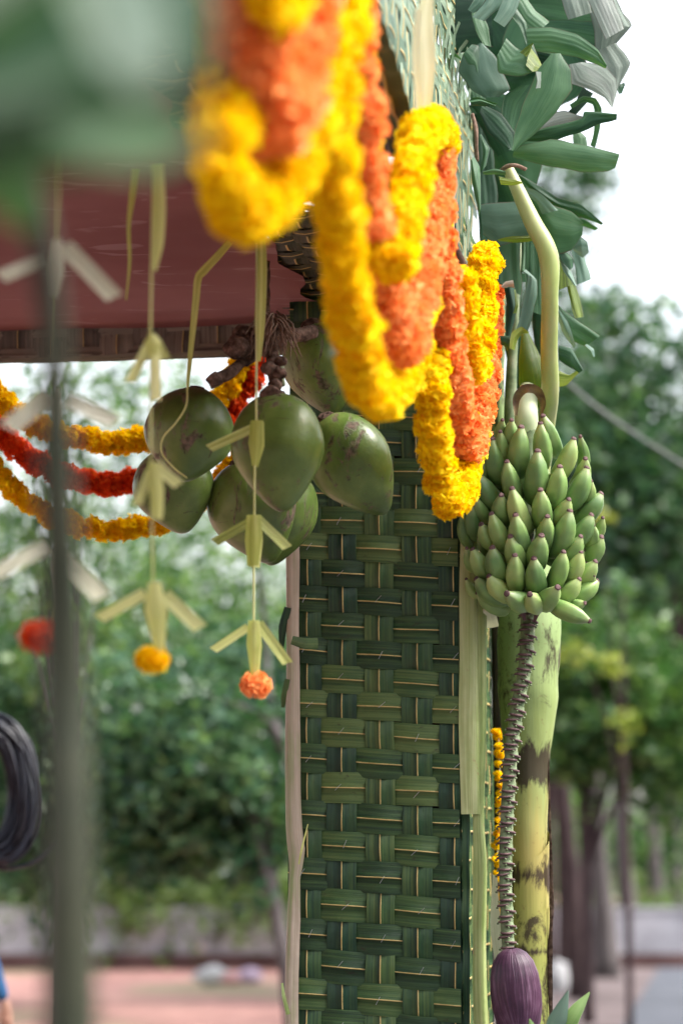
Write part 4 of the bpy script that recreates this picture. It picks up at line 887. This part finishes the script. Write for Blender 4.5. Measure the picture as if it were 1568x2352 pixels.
# scar mesh shared: a half ring ridge with small knobs
def scar_mesh():
    # the stalk flares out to a thin dark ledge (bract scar) that wraps a bit under half of it, then steps back in
    mb = MB(); n = 14; A = [(-1.3+2.6*i/n) for i in range(n+1)]; vs = []
    for (r_, z_) in ((.0172, -.0135), (.0180, -.007), (.0205, -.002), (.0222, 0), (.0172, .0012)):
        for a in A: k = math.cos(a*1.18); vs.append((math.cos(a)*(.0172+(r_-.0172)*k), math.sin(a)*(.0172+(r_-.0172)*k), z_*k+.004*(abs(a)/1.3)**2*-1))
    mb.add(vs, [(j_*(n+1)+i_, j_*(n+1)+i_+1, (j_+1)*(n+1)+i_+1, (j_+1)*(n+1)+i_) for j_ in range(4) for i_ in range(n)], None, 0)
    tube([Vector((math.cos(a)*(.0172+.0052*math.cos(a*1.18)), math.sin(a)*(.0172+.0052*math.cos(a*1.18)), -.004*(abs(a)/1.3)**2)) for a in A], [.0008, .0019, .0024, .0026, .0024, .0019, .0008], 6, 20, True, .6, mb=mb, mi=1)
    for a in (-.9, .85): c = Vector((math.cos(a)*.021, math.sin(a)*.021, .002)); tube([c, c+Vector((math.cos(a)*.005, math.sin(a)*.005, .001))], [.0028, .0022], 6, 3, mb=mb, mi=0)
    return mesh('scar_ridge', mb.v, mb.f, [M['rachis'], M['scar']], None, mb.mi)
sm = scar_mesh(); rpath = catmull(rpts, 400); Ls = [0]
for i in range(400): Ls.append(Ls[-1]+(rpath[i+1]-rpath[i]).length)
s = .0; k = 0
while s < Ls[-1]-.012:
    i = next(j for j in range(400) if Ls[j+1] >= s); t = (rpath[i+1]-rpath[i]).normalized()
    o = bpy.data.objects.new('scar_ridge', sm); C.objects.link(o); o.parent = bpnt; o.location = rpath[i]-Vector(bpnt.location)
    base = t.to_track_quat('Z', 'Y'); lc = base.inverted() @ (CP-rpath[i]).normalized(); ca = math.atan2(lc.y, lc.x)
    o.rotation_euler = (base @ Euler((0, 0, ca+(.75, -.95, .1)[k % 3]+random.uniform(-.2, .2))).to_quaternion() @ Euler((0, random.uniform(-.12, .12), 0)).to_quaternion()).to_euler()
    sc = 1.12-.12*s/Ls[-1]; o.scale = (sc, sc, sc); s += .0135; k += 1
# flower bud
def bud():
    c = P(1186, 2300, 6.25); ax = (RC@Vector((.10, -1, .05))).normalized(); A = ax.to_track_quat('Z', 'Y').to_matrix(); n, k = 60, 26
    prof = [(-1, .18), (-.97, .38), (-.9, .58), (-.75, .80), (-.5, .95), (-.2, 1.0), (.1, .98), (.4, .86), (.7, .62), (.9, .38), (1.0, .12)]
    l = 118*PX*6.3; r = 57*PX*6.3; vs = []; uv = []; fs = []; m = len(prof)*3-2
    for i in range(m):
        x = i/3; q = min(int(x), len(prof)-2); f = x-q; z = prof[q][0]+(prof[q+1][0]-prof[q][0])*f; rr = prof[q][1]+(prof[q+1][1]-prof[q][1])*f
        for j in range(n):
            a = 2*math.pi*j/n; rg = 1+.010*math.sin(a*22)+.015*noise.noise(Vector((math.cos(a)*2, math.sin(a)*2, z*2)))
            vs.append(c+A@Vector((r*rr*rg*math.cos(a), r*rr*rg*math.sin(a), z*l))); uv.append((z, j/n))
    for i in range(m-1):
        for j in range(n): fs.append((i*n+j, i*n+(j+1) % n, (i+1)*n+(j+1) % n, (i+1)*n+j))
    o = part('flower_bud', vs, fs, M['bud'], bpnt, uv)
    # outer bract lapping over the bud
    vs = []; uv = []; fs = []; n2 = 30; a0 = None
    for i in range(m):
        x = i/3; q = min(int(x), len(prof)-2); f = x-q; z = prof[q][0]+(prof[q+1][0]-prof[q][0])*f; rr = prof[q][1]+(prof[q+1][1]-prof[q][1])*f
        half = 1.15*math.cos(math.pi/2*min(1, max(0, (z+.9)/1.9))**1.6)+.02
        for j in range(n2+1):
            a = -.35+ (j/n2-.5)*2*half; rg = 1.045+.010*math.sin(a*22)
            d = A@Vector((math.cos(a+1.57*0), math.sin(a), 0)); vs.append(c+A@Vector((r*rr*rg*math.cos(a+BA), r*rr*rg*math.sin(a+BA), z*l*.99-.002))); uv.append((z, j/n2*.4))
    for i in range(m-1):
        for j in range(n2): q = i*(n2+1)+j; fs.append((q, q+1, q+n2+2, q+n2+1))
    part('bract', vs, fs, M['bud'], o, uv)
cdir = (RC@Vector((0, 0, 1))); ax_ = (RC@Vector((.10, -1, .05))).normalized(); A_ = ax_.to_track_quat('Z', 'Y').to_matrix(); loc_c = A_.transposed()@cdir; BA = math.atan2(loc_c.y, loc_c.x)+.3
bud()
# hand stub scales under the bunch
for p in [[(1180, 1395, 6.33), (1196, 1400, 6.3), (1205, 1425, 6.31)], [(1245, 1392, 6.33), (1235, 1402, 6.31), (1226, 1428, 6.32)]]:
    view_ribbon(p, [8, 16, 6], M['scar'], 'bract_stub', bpnt, 10, .3, .3, 5)
# leaves; coordinates in half-size crop units of the upper right: u = 784 + x/2, v = y/2
def blade(pts, w_, m, Y, roll=0.0, cup=.15, seg=22, ruff=.12, seed=0, corr=.012, dY=None, name='leaf_blade', nrib=7):
    k = len(pts); dY = dY or [0]*k
    def wl(x): return [q*.5 for q in x] if isinstance(x, (list, tuple)) else x*.5
    W = wl(w_)
    if not isinstance(W, list): W = [W*.75, W, W, W*.95, W*.78, W*.35]
    return view_ribbon([(784+x/2, y/2, Y+d) for (x, y), d in zip(pts, dY)], W, M[m], name, bpnt, seg, roll, cup, 15, None, ruff, seed or random.uniform(0, 99), None, corr, nrib)
B_ = blade
# dark backing leaves, added to put darkness in the gaps between blades
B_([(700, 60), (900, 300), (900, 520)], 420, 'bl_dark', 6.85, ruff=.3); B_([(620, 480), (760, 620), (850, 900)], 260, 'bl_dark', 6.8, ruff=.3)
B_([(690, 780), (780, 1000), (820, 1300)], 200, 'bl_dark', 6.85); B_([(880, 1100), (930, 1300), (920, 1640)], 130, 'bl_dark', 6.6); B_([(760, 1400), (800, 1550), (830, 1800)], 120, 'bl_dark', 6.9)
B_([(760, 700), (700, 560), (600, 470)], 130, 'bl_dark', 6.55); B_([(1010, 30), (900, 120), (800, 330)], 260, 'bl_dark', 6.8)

def loft(L, Rr, m, Y, dy=0.0, cup=.03, corr=.0025, nrib=6, seg=20, nc=17, ruff=.004):
    seed = random.uniform(0, 99); ys = lambda i: Y+dy*i/seg
    a = polyline([Vector((782+x/2, y/2, 0)) for x, y in L], seg); b = polyline([Vector((782+x/2, y/2, 0)) for x, y in Rr], seg)
    vs = []; uv = []; fs = []; Ls = 0; prev = None
    for i in range(seg+1):
        pa = P(a[i].x, a[i].y, ys(i)); pb = P(b[i].x, b[i].y, ys(i)+.01); w_ = (pb-pa); n_ = (CP-pa).normalized(); mid = (pa+pb)/2
        if prev is not None: Ls += (mid-prev).length
        prev = mid; k = w_.length
        for j in range(nc):
            c = j/(nc-1); e = noise.noise(Vector((Ls*22, seed, c*2)))*ruff*(abs(2*c-1)**2)
            h = -cup*k*4*c*(1-c)*(-1) + corr*.26*math.sin(c*2*math.pi*nrib+seed)*min(1, k/.07) + .25*cup*k*math.sin(Ls*16+seed+c*2) + ruff*.8*noise.noise(Vector((Ls*9, c*3, seed)))
            vs.append(pa+w_*c+w_.normalized()*e+n_*h); uv.append((Ls, c))
    for i in range(seg):
        for j in range(nc-1): q = i*nc+j; fs.append((q, q+1, q+nc+1, q+nc))
    return part('leaf_blade', vs, fs, M[m], bpnt, uv)
LF = [
 ([(690, -40), (560, -40), (430, -40)], [(700, 215), (590, 238), (500, 245), (455, 90)], 'bl_dark', 6.35, 0, .04, .004, 9),
 ([(600, 60), (620, 140), (655, 205)], [(640, 50), (680, 130), (690, 215)], 'bl_mid', 6.30),
 ([(830, -40), (1000, -50), (1200, -20)], [(840, 70), (1000, 115), (1170, 150)], 'bl_mid', 6.52, 0, .03, .004, 8),
 ([(900, 95), (1040, 90), (1180, 100)], [(920, 170), (1050, 210), (1200, 260)], 'bl_dark', 6.48, 0, .03, .004, 7),
 ([(990, -60), (1020, 20), (1045, 90)], [(1130, -60), (1142, 10), (1152, 58)], 'bl_grey', 6.30, 0, .05, .003, 5),
 ([(1140, 50), (1165, 150), (1172, 245)], [(1290, 50), (1335, 118), (1262, 205)], 'bl_grey', 6.36, 0, .05, .004, 6),
 ([(1110, -60), (1160, 60), (1216, 180)], [(1225, -60), (1275, 60), (1300, 132)], 'bl_grey', 6.26, 0, .06, .004, 6),
 ([(1200, -60), (1240, 10), (1290, 118)], [(1240, -60), (1290, 50), (1332, 124)], 'bl_grey', 6.31, 0, .05, .002, 3),
 ([(1175, 235), (1230, 330), (1255, 430)], [(1265, 195), (1328, 290), (1280, 392)], 'bl_grey', 6.33, 0, .04, .004, 7),
 ([(1050, 295), (1060, 385), (1150, 415), (1210, 450), (1245, 500)], [(1110, 285), (1210, 300), (1265, 360), (1268, 420), (1252, 480)], 'bl_grey', 6.30, 0, .05, .004, 7),
 ([(850, 130), (960, 122), (1080, 155), (1180, 225), (1222, 300)], [(860, 232), (980, 243), (1080, 262), (1170, 292), (1216, 312)], 'bl_mid', 6.20, 0, .12, .003, 5),
 ([(860, 225), (960, 250), (1060, 300)], [(880, 290), (960, 330), (1050, 360)], 'bl_dark', 6.3, 0, .05, .003, 5),
 ([(715, 260), (725, 335), (820, 352), (925, 320)], [(760, 175), (830, 232), (880, 198), (905, 262), (928, 310)], 'bl_mid', 6.19, 0, .05, .003, 5),
 ([(850, 300), (880, 330), (926, 320)], [(870, 215), (905, 262), (928, 312)], 'bl_lime', 6.18, 0, .05, .002, 3),
 ([(820, 240), (850, 215), (882, 196)], [(850, 260), (865, 240), (884, 200)], 'bl_lime', 6.17),
 ([(893, 328), (900, 370), (893, 407)], [(920, 330), (921, 370), (917, 404)], 'bl_grey', 6.05, 0, .1, .0, 1),
 ([(640, 195), (560, 255), (542, 330), (600, 412), (660, 448)], [(650, 200), (705, 250), (738, 320), (780, 408), (720, 446)], 'bl_pale', 6.26, 0, .07, .0015, 7),
 ([(560, 250), (585, 295), (612, 300), (626, 335)], [(600, 205), (632, 212), (637, 270), (632, 330)], 'bl_mid', 6.22, 0, .15),
 ([(484, 300), (495, 255), (525, 245), (552, 268)], [(500, 320), (505, 270), (525, 258), (550, 276)], 'bl_mid', 6.2),
 ([(800, 20), (830, 90), (905, 150)], [(845, -15), (895, 50), (958, 100)], 'bl_mid', 6.22, 0, .08, .002, 4),
 ([(770, 60), (820, 120), (850, 215)], [(800, 30), (850, 100), (862, 170)], 'bl_mid', 6.2, 0, .12),
 ([(640, -60), (612, 0), (580, 42)], [(692, -60), (655, 20), (608, 62)], 'bl_pale', 6.20, 0, .08, .001, 2),
 ([(700, -60), (652, 20), (603, 78)], [(766, -60), (735, 30), (660, 98)], 'bl_pale', 6.18, 0, .08, .001, 2),
 ([(772, -60), (738, 20), (698, 90)], [(840, -60), (805, 60), (748, 123)], 'bl_pale', 6.17, 0, .08, .001, 2),
 ([(960, 590), (1060, 500), (1110, 400)], [(990, 590), (1080, 530), (1160, 430)], 'bl_dark', 6.4, 0, .06),
 ([(1050, 480), (1110, 440), (1170, 450), (1196, 500), (1188, 600), (1166, 680)], [(1060, 500), (1120, 468), (1156, 480), (1166, 520), (1162, 600), (1146, 668)], 'bl_mid', 6.33, 0, .1, .001, 2, 30),
 ([(1065, 612), (1064, 640), (1066, 668)], [(1100, 605), (1126, 630), (1130, 674)], 'bl_mid', 6.36, 0, .1, .002, 3),
 ([(1262, 395), (1268, 415), (1275, 432)], [(1298, 380), (1302, 392), (1288, 430)], 'bl_dark', 6.34),
 ([(870, 590), (960, 520), (1030, 505), (1112, 535)], [(890, 615), (980, 595), (1050, 575), (1112, 548)], 'bl_grey', 6.30, 0, .1, .004, 6),
 ([(850, 610), (960, 582), (1105, 545), (1120, 512), (1268, 522)], [(850, 650), (970, 648), (1100, 608), (1180, 572), (1266, 552)], 'bl_dark', 6.15, 0, .12, .0015, 3, 28),
 ([(795, 680), (960, 638), (1100, 662), (1280, 708)], [(790, 720), (900, 752), (1100, 788), (1210, 790), (1258, 776)], 'bl_mid', 6.12, 0, .12, .002, 7, 30),
 ([(785, 692), (800, 600), (835, 480), (900, 330), (965, 245)], [(800, 692), (885, 620), (985, 520), (1064, 410), (1052, 320), (1010, 245)], 'bl_mid', 6.08, 0, .05, .0008, 9, 30),
 ([(770, 690), (735, 560), (750, 440), (830, 390)], [(795, 690), (810, 600), (840, 500), (890, 390)], 'bl_dark', 6.28, 0, .06),
 ([(635, 520), (680, 610), (735, 660), (775, 685)], [(650, 480), (740, 520), (800, 610), (795, 692)], 'bl_dark', 6.22, 0, .08, .002, 5),
 ([(597, 735), (602, 830), (622, 930), (636, 990)], [(612, 718), (638, 770), (642, 850), (644, 950)], 'bl_mid', 6.2, 0, .5),
 ([(640, 795), (652, 700), (638, 618)], [(668, 760), (686, 680), (646, 616)], 'bl_mid', 6.22, 0, .3),
 ([(650, 785), (700, 775), (755, 785)], [(655, 800), (700, 800), (760, 805)], 'bl_mid', 6.15, 0, .3),
 ([(725, 810), (780, 822), (835, 838)], [(735, 850), (790, 852), (830, 845)], 'bl_lime', 6.08, 0, .2),
 ([(590, 455), (640, 450), (720, 475)], [(600, 490), (650, 480), (700, 500)], 'bl_mid', 6.2, 0, .3, .002, 3, 20, 17, .02),
 ([(870, 925), (800, 925), (705, 932), (638, 940)], [(900, 1095), (800, 1108), (725, 1130), (652, 1075)], 'bl_pale', 6.33, 0, .08, .0015, 9),
 ([(720, 1102), (790, 1082), (890, 1078)], [(730, 1108), (800, 1114), (890, 1106)], 'bl_lime', 6.31, 0, .2),
 ([(850, 862), (900, 880), (965, 935), (1060, 975), (1114, 1025)], [(890, 990), (935, 1095), (990, 1162), (1060, 1150), (1108, 1080)], 'bl_mid', 6.36, 0, .06, .0012, 9),
 ([(840, 858), (900, 880), (1000, 965)], [(860, 900), (895, 930), (925, 985)], 'bl_pale', 6.34, 0, .1, .001, 4),
 ([(810, 795), (900, 848), (1000, 912), (1100, 938), (1205, 1025)], [(830, 830), (920, 925), (1000, 975), (1120, 1005), (1195, 1034)], 'bl_mid', 6.40, 0, .12, .002, 3, 26),
 ([(970, 950), (1060, 990), (1120, 1010), (1180, 1050)], [(985, 975), (1060, 1020), (1110, 1040), (1168, 1058)], 'bl_mid', 6.38, 0, .15, .001, 2),
 ([(1060, 1130), (1100, 1090), (1132, 1112)], [(1070, 1152), (1110, 1184), (1138, 1160)], 'bl_pale', 6.42, 0, .15),
 ([(690, 1115), (700, 1200), (705, 1290), (745, 1312)], [(825, 1112), (825, 1200), (830, 1290), (828, 1358)], 'bl_mid', 6.38, 0, .05, .002, 3),
 ([(845, 1110), (845, 1250), (850, 1420)], [(925, 1110), (925, 1250), (925, 1450)], 'bl_dark', 6.46, 0, .05, .004, 6),
 ([(828, 1255), (860, 1262), (842, 1350), (808, 1512)], [(850, 1236), (897, 1285), (900, 1360), (862, 1515)], 'bl_pale', 6.3, 0, .12, .001, 3, 26),
 ([(735, 1315), (755, 1292), (790, 1285)], [(745, 1325), (775, 1318), (798, 1322)], 'trim_pink', 6.28, 0, .3),
 ([(750, 1322), (765, 1420), (762, 1570)], [(798, 1322), (812, 1410), (776, 1560)], 'bl_dark', 6.34, 0, .3),
 ([(795, 1330), (802, 1400), (790, 1440)], [(803, 1330), (815, 1400), (805, 1440)], 'bl_lime', 6.32),
 ([(695, 1580), (730, 1545), (775, 1540)], [(715, 1575), (750, 1590), (772, 1620)], 'bl_mid', 6.3, 0, .3),
 ([(775, 1600), (785, 1530), (830, 1500), (862, 1525)], [(800, 1610), (815, 1560), (835, 1530), (862, 1530)], 'bl_lime', 6.27, 0, .2),
 ([(985, 1155), (990, 1240), (992, 1335)], [(1030, 1165), (1058, 1240), (1068, 1305)], 'bl_lime', 6.42, 0, .1, .002, 4),
 ([(985, 1150), (1020, 1240), (1072, 1312)], [(1000, 1160), (1050, 1235), (1082, 1312)], 'bl_pale', 6.38, 0, .3),
 ([(1030, 1300), (1050, 1380), (1078, 1462)], [(1078, 1310), (1098, 1380), (1117, 1455)], 'bl_lime', 6.44, 0, .12, .001, 2),
 ([(1000, 1160), (1010, 1190), (1050, 1240)], [(1040, 1160), (1070, 1190), (1065, 1230)], 'bl_dark', 6.37, 0, .12),
 ([(1055, 1140), (1075, 1230), (1082, 1310)], [(1112, 1145), (1132, 1220), (1150, 1282)], 'bl_pale', 6.47, 0, .12, .001, 3),
 ([(998, 1400), (1050, 1445), (1188, 1545)], [(1000, 1480), (1050, 1560), (1125, 1592)], 'bl_mid', 6.44, 0, .08, .001, 3),
 ([(995, 1400), (1042, 1470), (1080, 1588)], [(985, 1425), (1015, 1520), (1066, 1602)], 'bl_pale', 6.40, 0, .2),
 ([(998, 1585), (1060, 1598), (1112, 1700)], [(1000, 1650), (1050, 1690), (1092, 1714)], 'bl_dark', 6.46, 0, .2),
 ([(1000, 1700), (1050, 1718), (1100, 1695)], [(1003, 1778), (1040, 1765), (1092, 1714)], 'bl_lime', 6.48, 0, .1),
 ([(1120, 1585), (1150, 1610), (1160, 1640)], [(1130, 1580), (1160, 1605), (1166, 1638)], 'bl_pale', 6.4),
 ([(960, 1620), (965, 1700), (975, 1800)], [(985, 1620), (1000, 1700), (1005, 1800)], 'bl_pale', 6.62)]
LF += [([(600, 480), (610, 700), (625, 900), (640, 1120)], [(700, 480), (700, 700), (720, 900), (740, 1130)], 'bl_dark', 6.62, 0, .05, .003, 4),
 ([(560, 330), (590, 420), (600, 520)], [(640, 330), (660, 430), (690, 540)], 'bl_dark', 6.55, 0, .05, .003, 4)]
for a_ in LF: loft(*a_)
tube([P(782+838/2, 552, 6.37), P(782+838/2, 590, 6.37), P(782+834/2, 628, 6.36)], .005, 8, 10).part('midrib', M['bl_mid'], bpnt)
# twine
for pts in ([(1150, 390, 6.2), (1165, 382, 6.15), (1185, 380, 6.14), (1205, 388, 6.18)], [(1084, 262, 6.3), (1092, 300, 6.28), (1094, 340, 6.28), (1096, 370, 6.28)]):
    tube([P(*p) for p in pts], .005, 8, 20, True, .5).part('twine', M['rope'], bpnt)

pp = P(1152, HOR, 7.15); pp.z = 0  # dark filler pole, added to close the bright gap beside the pillar
tag(tube([pp, pp+Vector((.004, 0, 1.2)), pp+Vector((0, 0, 3.0))], .026, 12, 20, True, .2).part('gap_filler_pole', simple('dark_pole', [(.012, .010, .008), (.04, .032, .018)], 14, .8)), 'dark pole added to darken the narrow gap between pillar side and banana stem', 'pole')
# small plant at the lower right
pl = empty('young_plant', P(1262, HOR, 5.9)-Vector((0, 0, CAMZ)), 'fresh green pointed leaves poking up beside the purple banana bud', 'plant')
tube([P(1262, 2560, 5.9), P(1262, 2430, 5.9), P(1263, 2352, 5.9)], .006, 8, 10).part('stem', M['rachis'], pl)
tube([P(1262, HOR, 5.9)-Vector((0, 0, CAMZ)), P(1262, 2560, 5.9)], .008, 8, 6).part('stem', M['rachis'], pl)
for pts, w_ in [([(1255, 2400, 5.9), (1280, 2340, 5.86), (1304, 2275, 5.84)], [10, 40, 44, 26, 3]), ([(1275, 2400, 5.9), (1310, 2340, 5.88), (1353, 2279, 5.9)], [10, 36, 40, 26, 3]), ([(1262, 2420, 5.9), (1230, 2380, 5.88), (1215, 2340, 5.88)], [8, 24, 24, 3])]:
    view_ribbon(pts, w_, M['bl_pale'] if pts[0][0] == 1255 else leaf_mat('fresh_leaf', [(.06, .13, .03), (.12, .22, .06), (.2, .3, .1)], trans=.2), 'leaf', pl, 14, .3, .25, 7)

# ------------------------------------------------------------------ foreground plant, very close and blurred
M['near'] = leaf_mat('near_leaf', [(.06, .13, .07), (.14, .24, .15), (.34, .43, .34)], (.10, .12, .05), .70, 20, .4, .25, edge=0, rnd=.5, tint=(1.1, 1.2, .9))
M['near_dark'] = leaf_mat('near_leaf_dark', [(.012, .045, .016), (.03, .09, .03), (.07, .15, .05)], (.05, .05, .02), .70, 20, .45, .15, edge=0, rnd=.5)
fp = empty('banana_frond', P(162, HOR, 2.15)-Vector((0, 0, CAMZ)), 'very blurred banana frond close to the camera with a long dark upright stalk', 'banana frond')
tube([P(162, 2600, 2.15), P(160, 2200, 2.15), P(156, 1900, 2.15), P(148, 1500, 2.15), P(132, 1100, 2.1), P(124, 800, 2.05), P(95, 560, 1.95), P(40, 350, 1.8), P(-60, 60, 1.60)], [.0235, .023, .0215, .020, .016, .012, .012, .012, .012], 14, 60, True, .1).part('stalk', simple('dark_stalk', [(.020, .026, .014), (.046, .048, .028)], 12, .6), fp)
tube([P(162, HOR, 2.15)-Vector((0, 0, CAMZ)), P(162, 2600, 2.15)], .0235, 12, 8, False, .1).part('stalk', simple('dark_stalk_low', [(.020, .026, .014), (.046, .048, .028)], 12, .6), fp)
def fb(pts, w_, m, roll=0., corr=.01): return view_ribbon(pts, w_, M[m], 'leaf_blade', fp, 24, roll, .2, 13, None, .08, random.uniform(0, 50), None, corr, 4)
fb([(-300, 200, 1.42), (0, 230, 1.42), (250, 240, 1.42), (400, 250, 1.42)], [230, 260, 240, 170, 80], 'near_dark', .0)
fb([(-300, 60, 1.38), (0, 60, 1.38), (250, 60, 1.38), (400, 40, 1.38)], [260, 300, 260, 180, 90], 'near', .0)
fb([(-260, 330, 1.40), (-60, 330, 1.38), (120, 320, 1.36), (260, 330, 1.34)], [150, 190, 170, 100], 'near_dark', .2)
fb([(120, 300, 1.33), (260, 330, 1.31), (380, 320, 1.29), (465, 300, 1.28)], [60, 110, 120, 90, 40], 'near', .2)
fb([(180, -120, 1.30), (270, 20, 1.28), (320, 140, 1.26), (330, 220, 1.26)], [160, 200, 190, 130, 60], 'near', .3)
fb([(330, -160, 1.32), (400, -20, 1.3), (440, 110, 1.3), (450, 200, 1.3)], [140, 170, 150, 100, 50], 'near', .1)
fb([(-300, 250, 1.30), (-120, 120, 1.28), (60, -20, 1.26), (180, -120, 1.25)], [70, 90, 90, 70], 'near_dark', .1)
fb([(-240, 60, 1.26), (-80, -10, 1.25), (80, -90, 1.25)], [120, 110, 70], 'near', .1)
fb([(-120, 230, 1.24), (60, 200, 1.24), (200, 130, 1.24)], [40, 60, 50, 20], 'near', .1)
fb([(-60, 300, 1.6), (20, 420, 1.6), (70, 520, 1.62)], [160, 150, 60], 'near_dark', .1)

# ------------------------------------------------------------------ coil of black cable on a post at the left
cp = P(-8, 1815, 9.5); post = P(-95, HOR, 9.6); post.z = 0
tag(tube([post, post+Vector((0, 0, 2.4))], .035, 12, 8).part('cable_post', M['bark_d']), 'thin dark post just outside the frame carrying the cable coil', 'post')
co = empty('cable_coil', cp, 'thick coil of black cable hanging at the left frame edge', 'cable coil')
for k in range(64):
    ru = random.uniform(35, 102)*PX*9.5; rv = (80+92*ru/(102*PX*9.5))*PX*9.5*random.uniform(.94, 1.03); o_ = Vector((random.uniform(-.02, .02), random.uniform(-.05, .05), random.uniform(-.02, .02)))
    ph = random.uniform(0, 6); pts = [cp+o_+Vector((ru*math.cos(a+ph*.05), .02*math.sin(a*2+ph), rv*math.sin(a)+.012*math.sin(3*a+ph))) for a in [2*math.pi*i/24 for i in range(25)]]
    tube(pts, .0062, 6, 60, False).part('cable_turn', M['cable'], co)
tube([P(-60, 1985, 9.5), P(20, 1995, 9.5), P(90, 1975, 9.5), P(145, 1925, 9.5)], .008, 6, 16, False).part('loose_end', M['cable'], co)
tube([post+Vector((0, 0, 2.0)), cp+Vector((-.05, 0, .22))], .008, 6, 6, False).part('hook', M['cable'], co)

# ------------------------------------------------------------------ person at the lower left edge, only a sleeve and hand in frame
skin_m = simple('skin', [(.22, .11, .075), (.30, .16, .11)], 20, .55); blue = simple('blue_shirt', [(.01, .05, .13), (.02, .09, .20)], 9, .85); dark = simple('dark_trousers', [(.03, .03, .035), (.06, .06, .07)], 9, .85); hair = simple('black_hair', [(.008, .007, .006), (.02, .018, .015)], 60, .6)
def skinned(name, joints, edges, m, parent, root=0, sub=2):
    me = bpy.data.meshes.new(name); me.from_pydata([tuple(j[:3]) for j in joints], edges, []); me.materials.append(m)
    o = bpy.data.objects.new(name, me); C.objects.link(o); o.parent = parent
    md = o.modifiers.new('skin', 'SKIN'); md.use_smooth_shade = True
    if not me.skin_vertices: me.skin_vertices.new(name='skin')
    for i, j in enumerate(joints):
        sv = me.skin_vertices[0].data[i]; rr = j[3]; sv.radius = rr if isinstance(rr, tuple) else (rr, rr); sv.use_root = (i == root)
    s_ = o.modifiers.new('sub', 'SUBSURF'); s_.levels = sub; s_.render_levels = sub; return o
hp = P(14, 2326, 12.0)                       # wrist
bx, by = hp.x-.44, 12.05
per = empty('person', (bx, by, 0), 'person in a blue long-sleeved shirt at the left frame edge, only hand and sleeve showing', 'person')
wz = hp.z; wx = hp.x-bx
skinned('body', [(0, 0, .95, (.13, .10)), (0, 0, 1.15, (.12, .09)), (0, 0, 1.38, (.15, .10)), (0, 0, 1.50, .055), (0, -.01, 1.58, .075), (0, -.01, 1.68, .085),
  (.09, 0, .88, .085), (.10, -.01, .50, .055), (.10, .01, .10, .04), (.11, -.12, .04, .035), (-.09, 0, .88, .085), (-.10, -.01, .50, .055), (-.10, .01, .10, .04), (-.11, -.12, .04, .035)],
  [(0, 1), (1, 2), (2, 3), (3, 4), (4, 5), (0, 6), (6, 7), (7, 8), (8, 9), (0, 10), (10, 11), (11, 12), (12, 13)], skin_m, per)
skinned('shirt', [(0, 0, .92, (.155, .12)), (0, 0, 1.15, (.14, .11)), (0, 0, 1.37, (.17, .12)), (.17, 0, 1.40, .065), (.35, .0, 1.17, .048), (wx-.015, -.01, wz+.05, .034), (-.17, 0, 1.40, .065), (-.24, .0, 1.12, .052), (-.26, -.05, .88, .036)],
  [(0, 1), (1, 2), (2, 3), (3, 4), (4, 5), (2, 6), (6, 7), (7, 8)], blue, per)
skinned('trousers', [(0, 0, .92, (.14, .11)), (.09, 0, .86, .10), (.10, 0, .50, .075), (.10, .01, .13, .065), (-.09, 0, .86, .10), (-.10, 0, .50, .075), (-.10, .01, .13, .065)], [(0, 1), (1, 2), (2, 3), (0, 4), (4, 5), (5, 6)], dark, per)
for sgn, hx, hz in ((1, wx, wz), (-1, -.27, .85)):
    J = [(hx-.01*sgn, -.01, hz+.06, .024), (hx, -.015, hz+.01, .024), (hx, -.02, hz-.03, (.036, .018))]; E = [(0, 1), (1, 2)]
    for f in range(4):
        xo = (-.027+.018*f); n0 = len(J); J += [(hx+xo, -.03, hz-.06, .011), (hx+xo*1.1, -.045, hz-.085-.006*(f in (1, 2)), .0095), (hx+xo*1.05, -.04, hz-.112-.008*(f in (1, 2)), .008)]; E += [(2, n0), (n0, n0+1), (n0+1, n0+2)]
    n0 = len(J); J += [(hx-.04*sgn, -.035, hz-.02, .012), (hx-.05*sgn, -.05, hz-.05, .010)]; E += [(1, n0), (n0, n0+1)]
    skinned('hand', J, E, skin_m, per, 0)
rock(Vector((bx, by+.012, 1.70)), .098, hair, 'hair', per, (.95, 1.05, .95), 2)
mb = MB()
for sx in (-1, 1): tube([Vector((bx+sx*.03, by-.088, 1.645)), Vector((bx+sx*.03, by-.092, 1.645))], .009, 8, 2, mb=mb)
mb.part('eyes', hair, per); tube([Vector((bx, by-.085, 1.645)), Vector((bx, by-.105, 1.61))], [.008, .014], 8, 4).part('nose', skin_m, per)
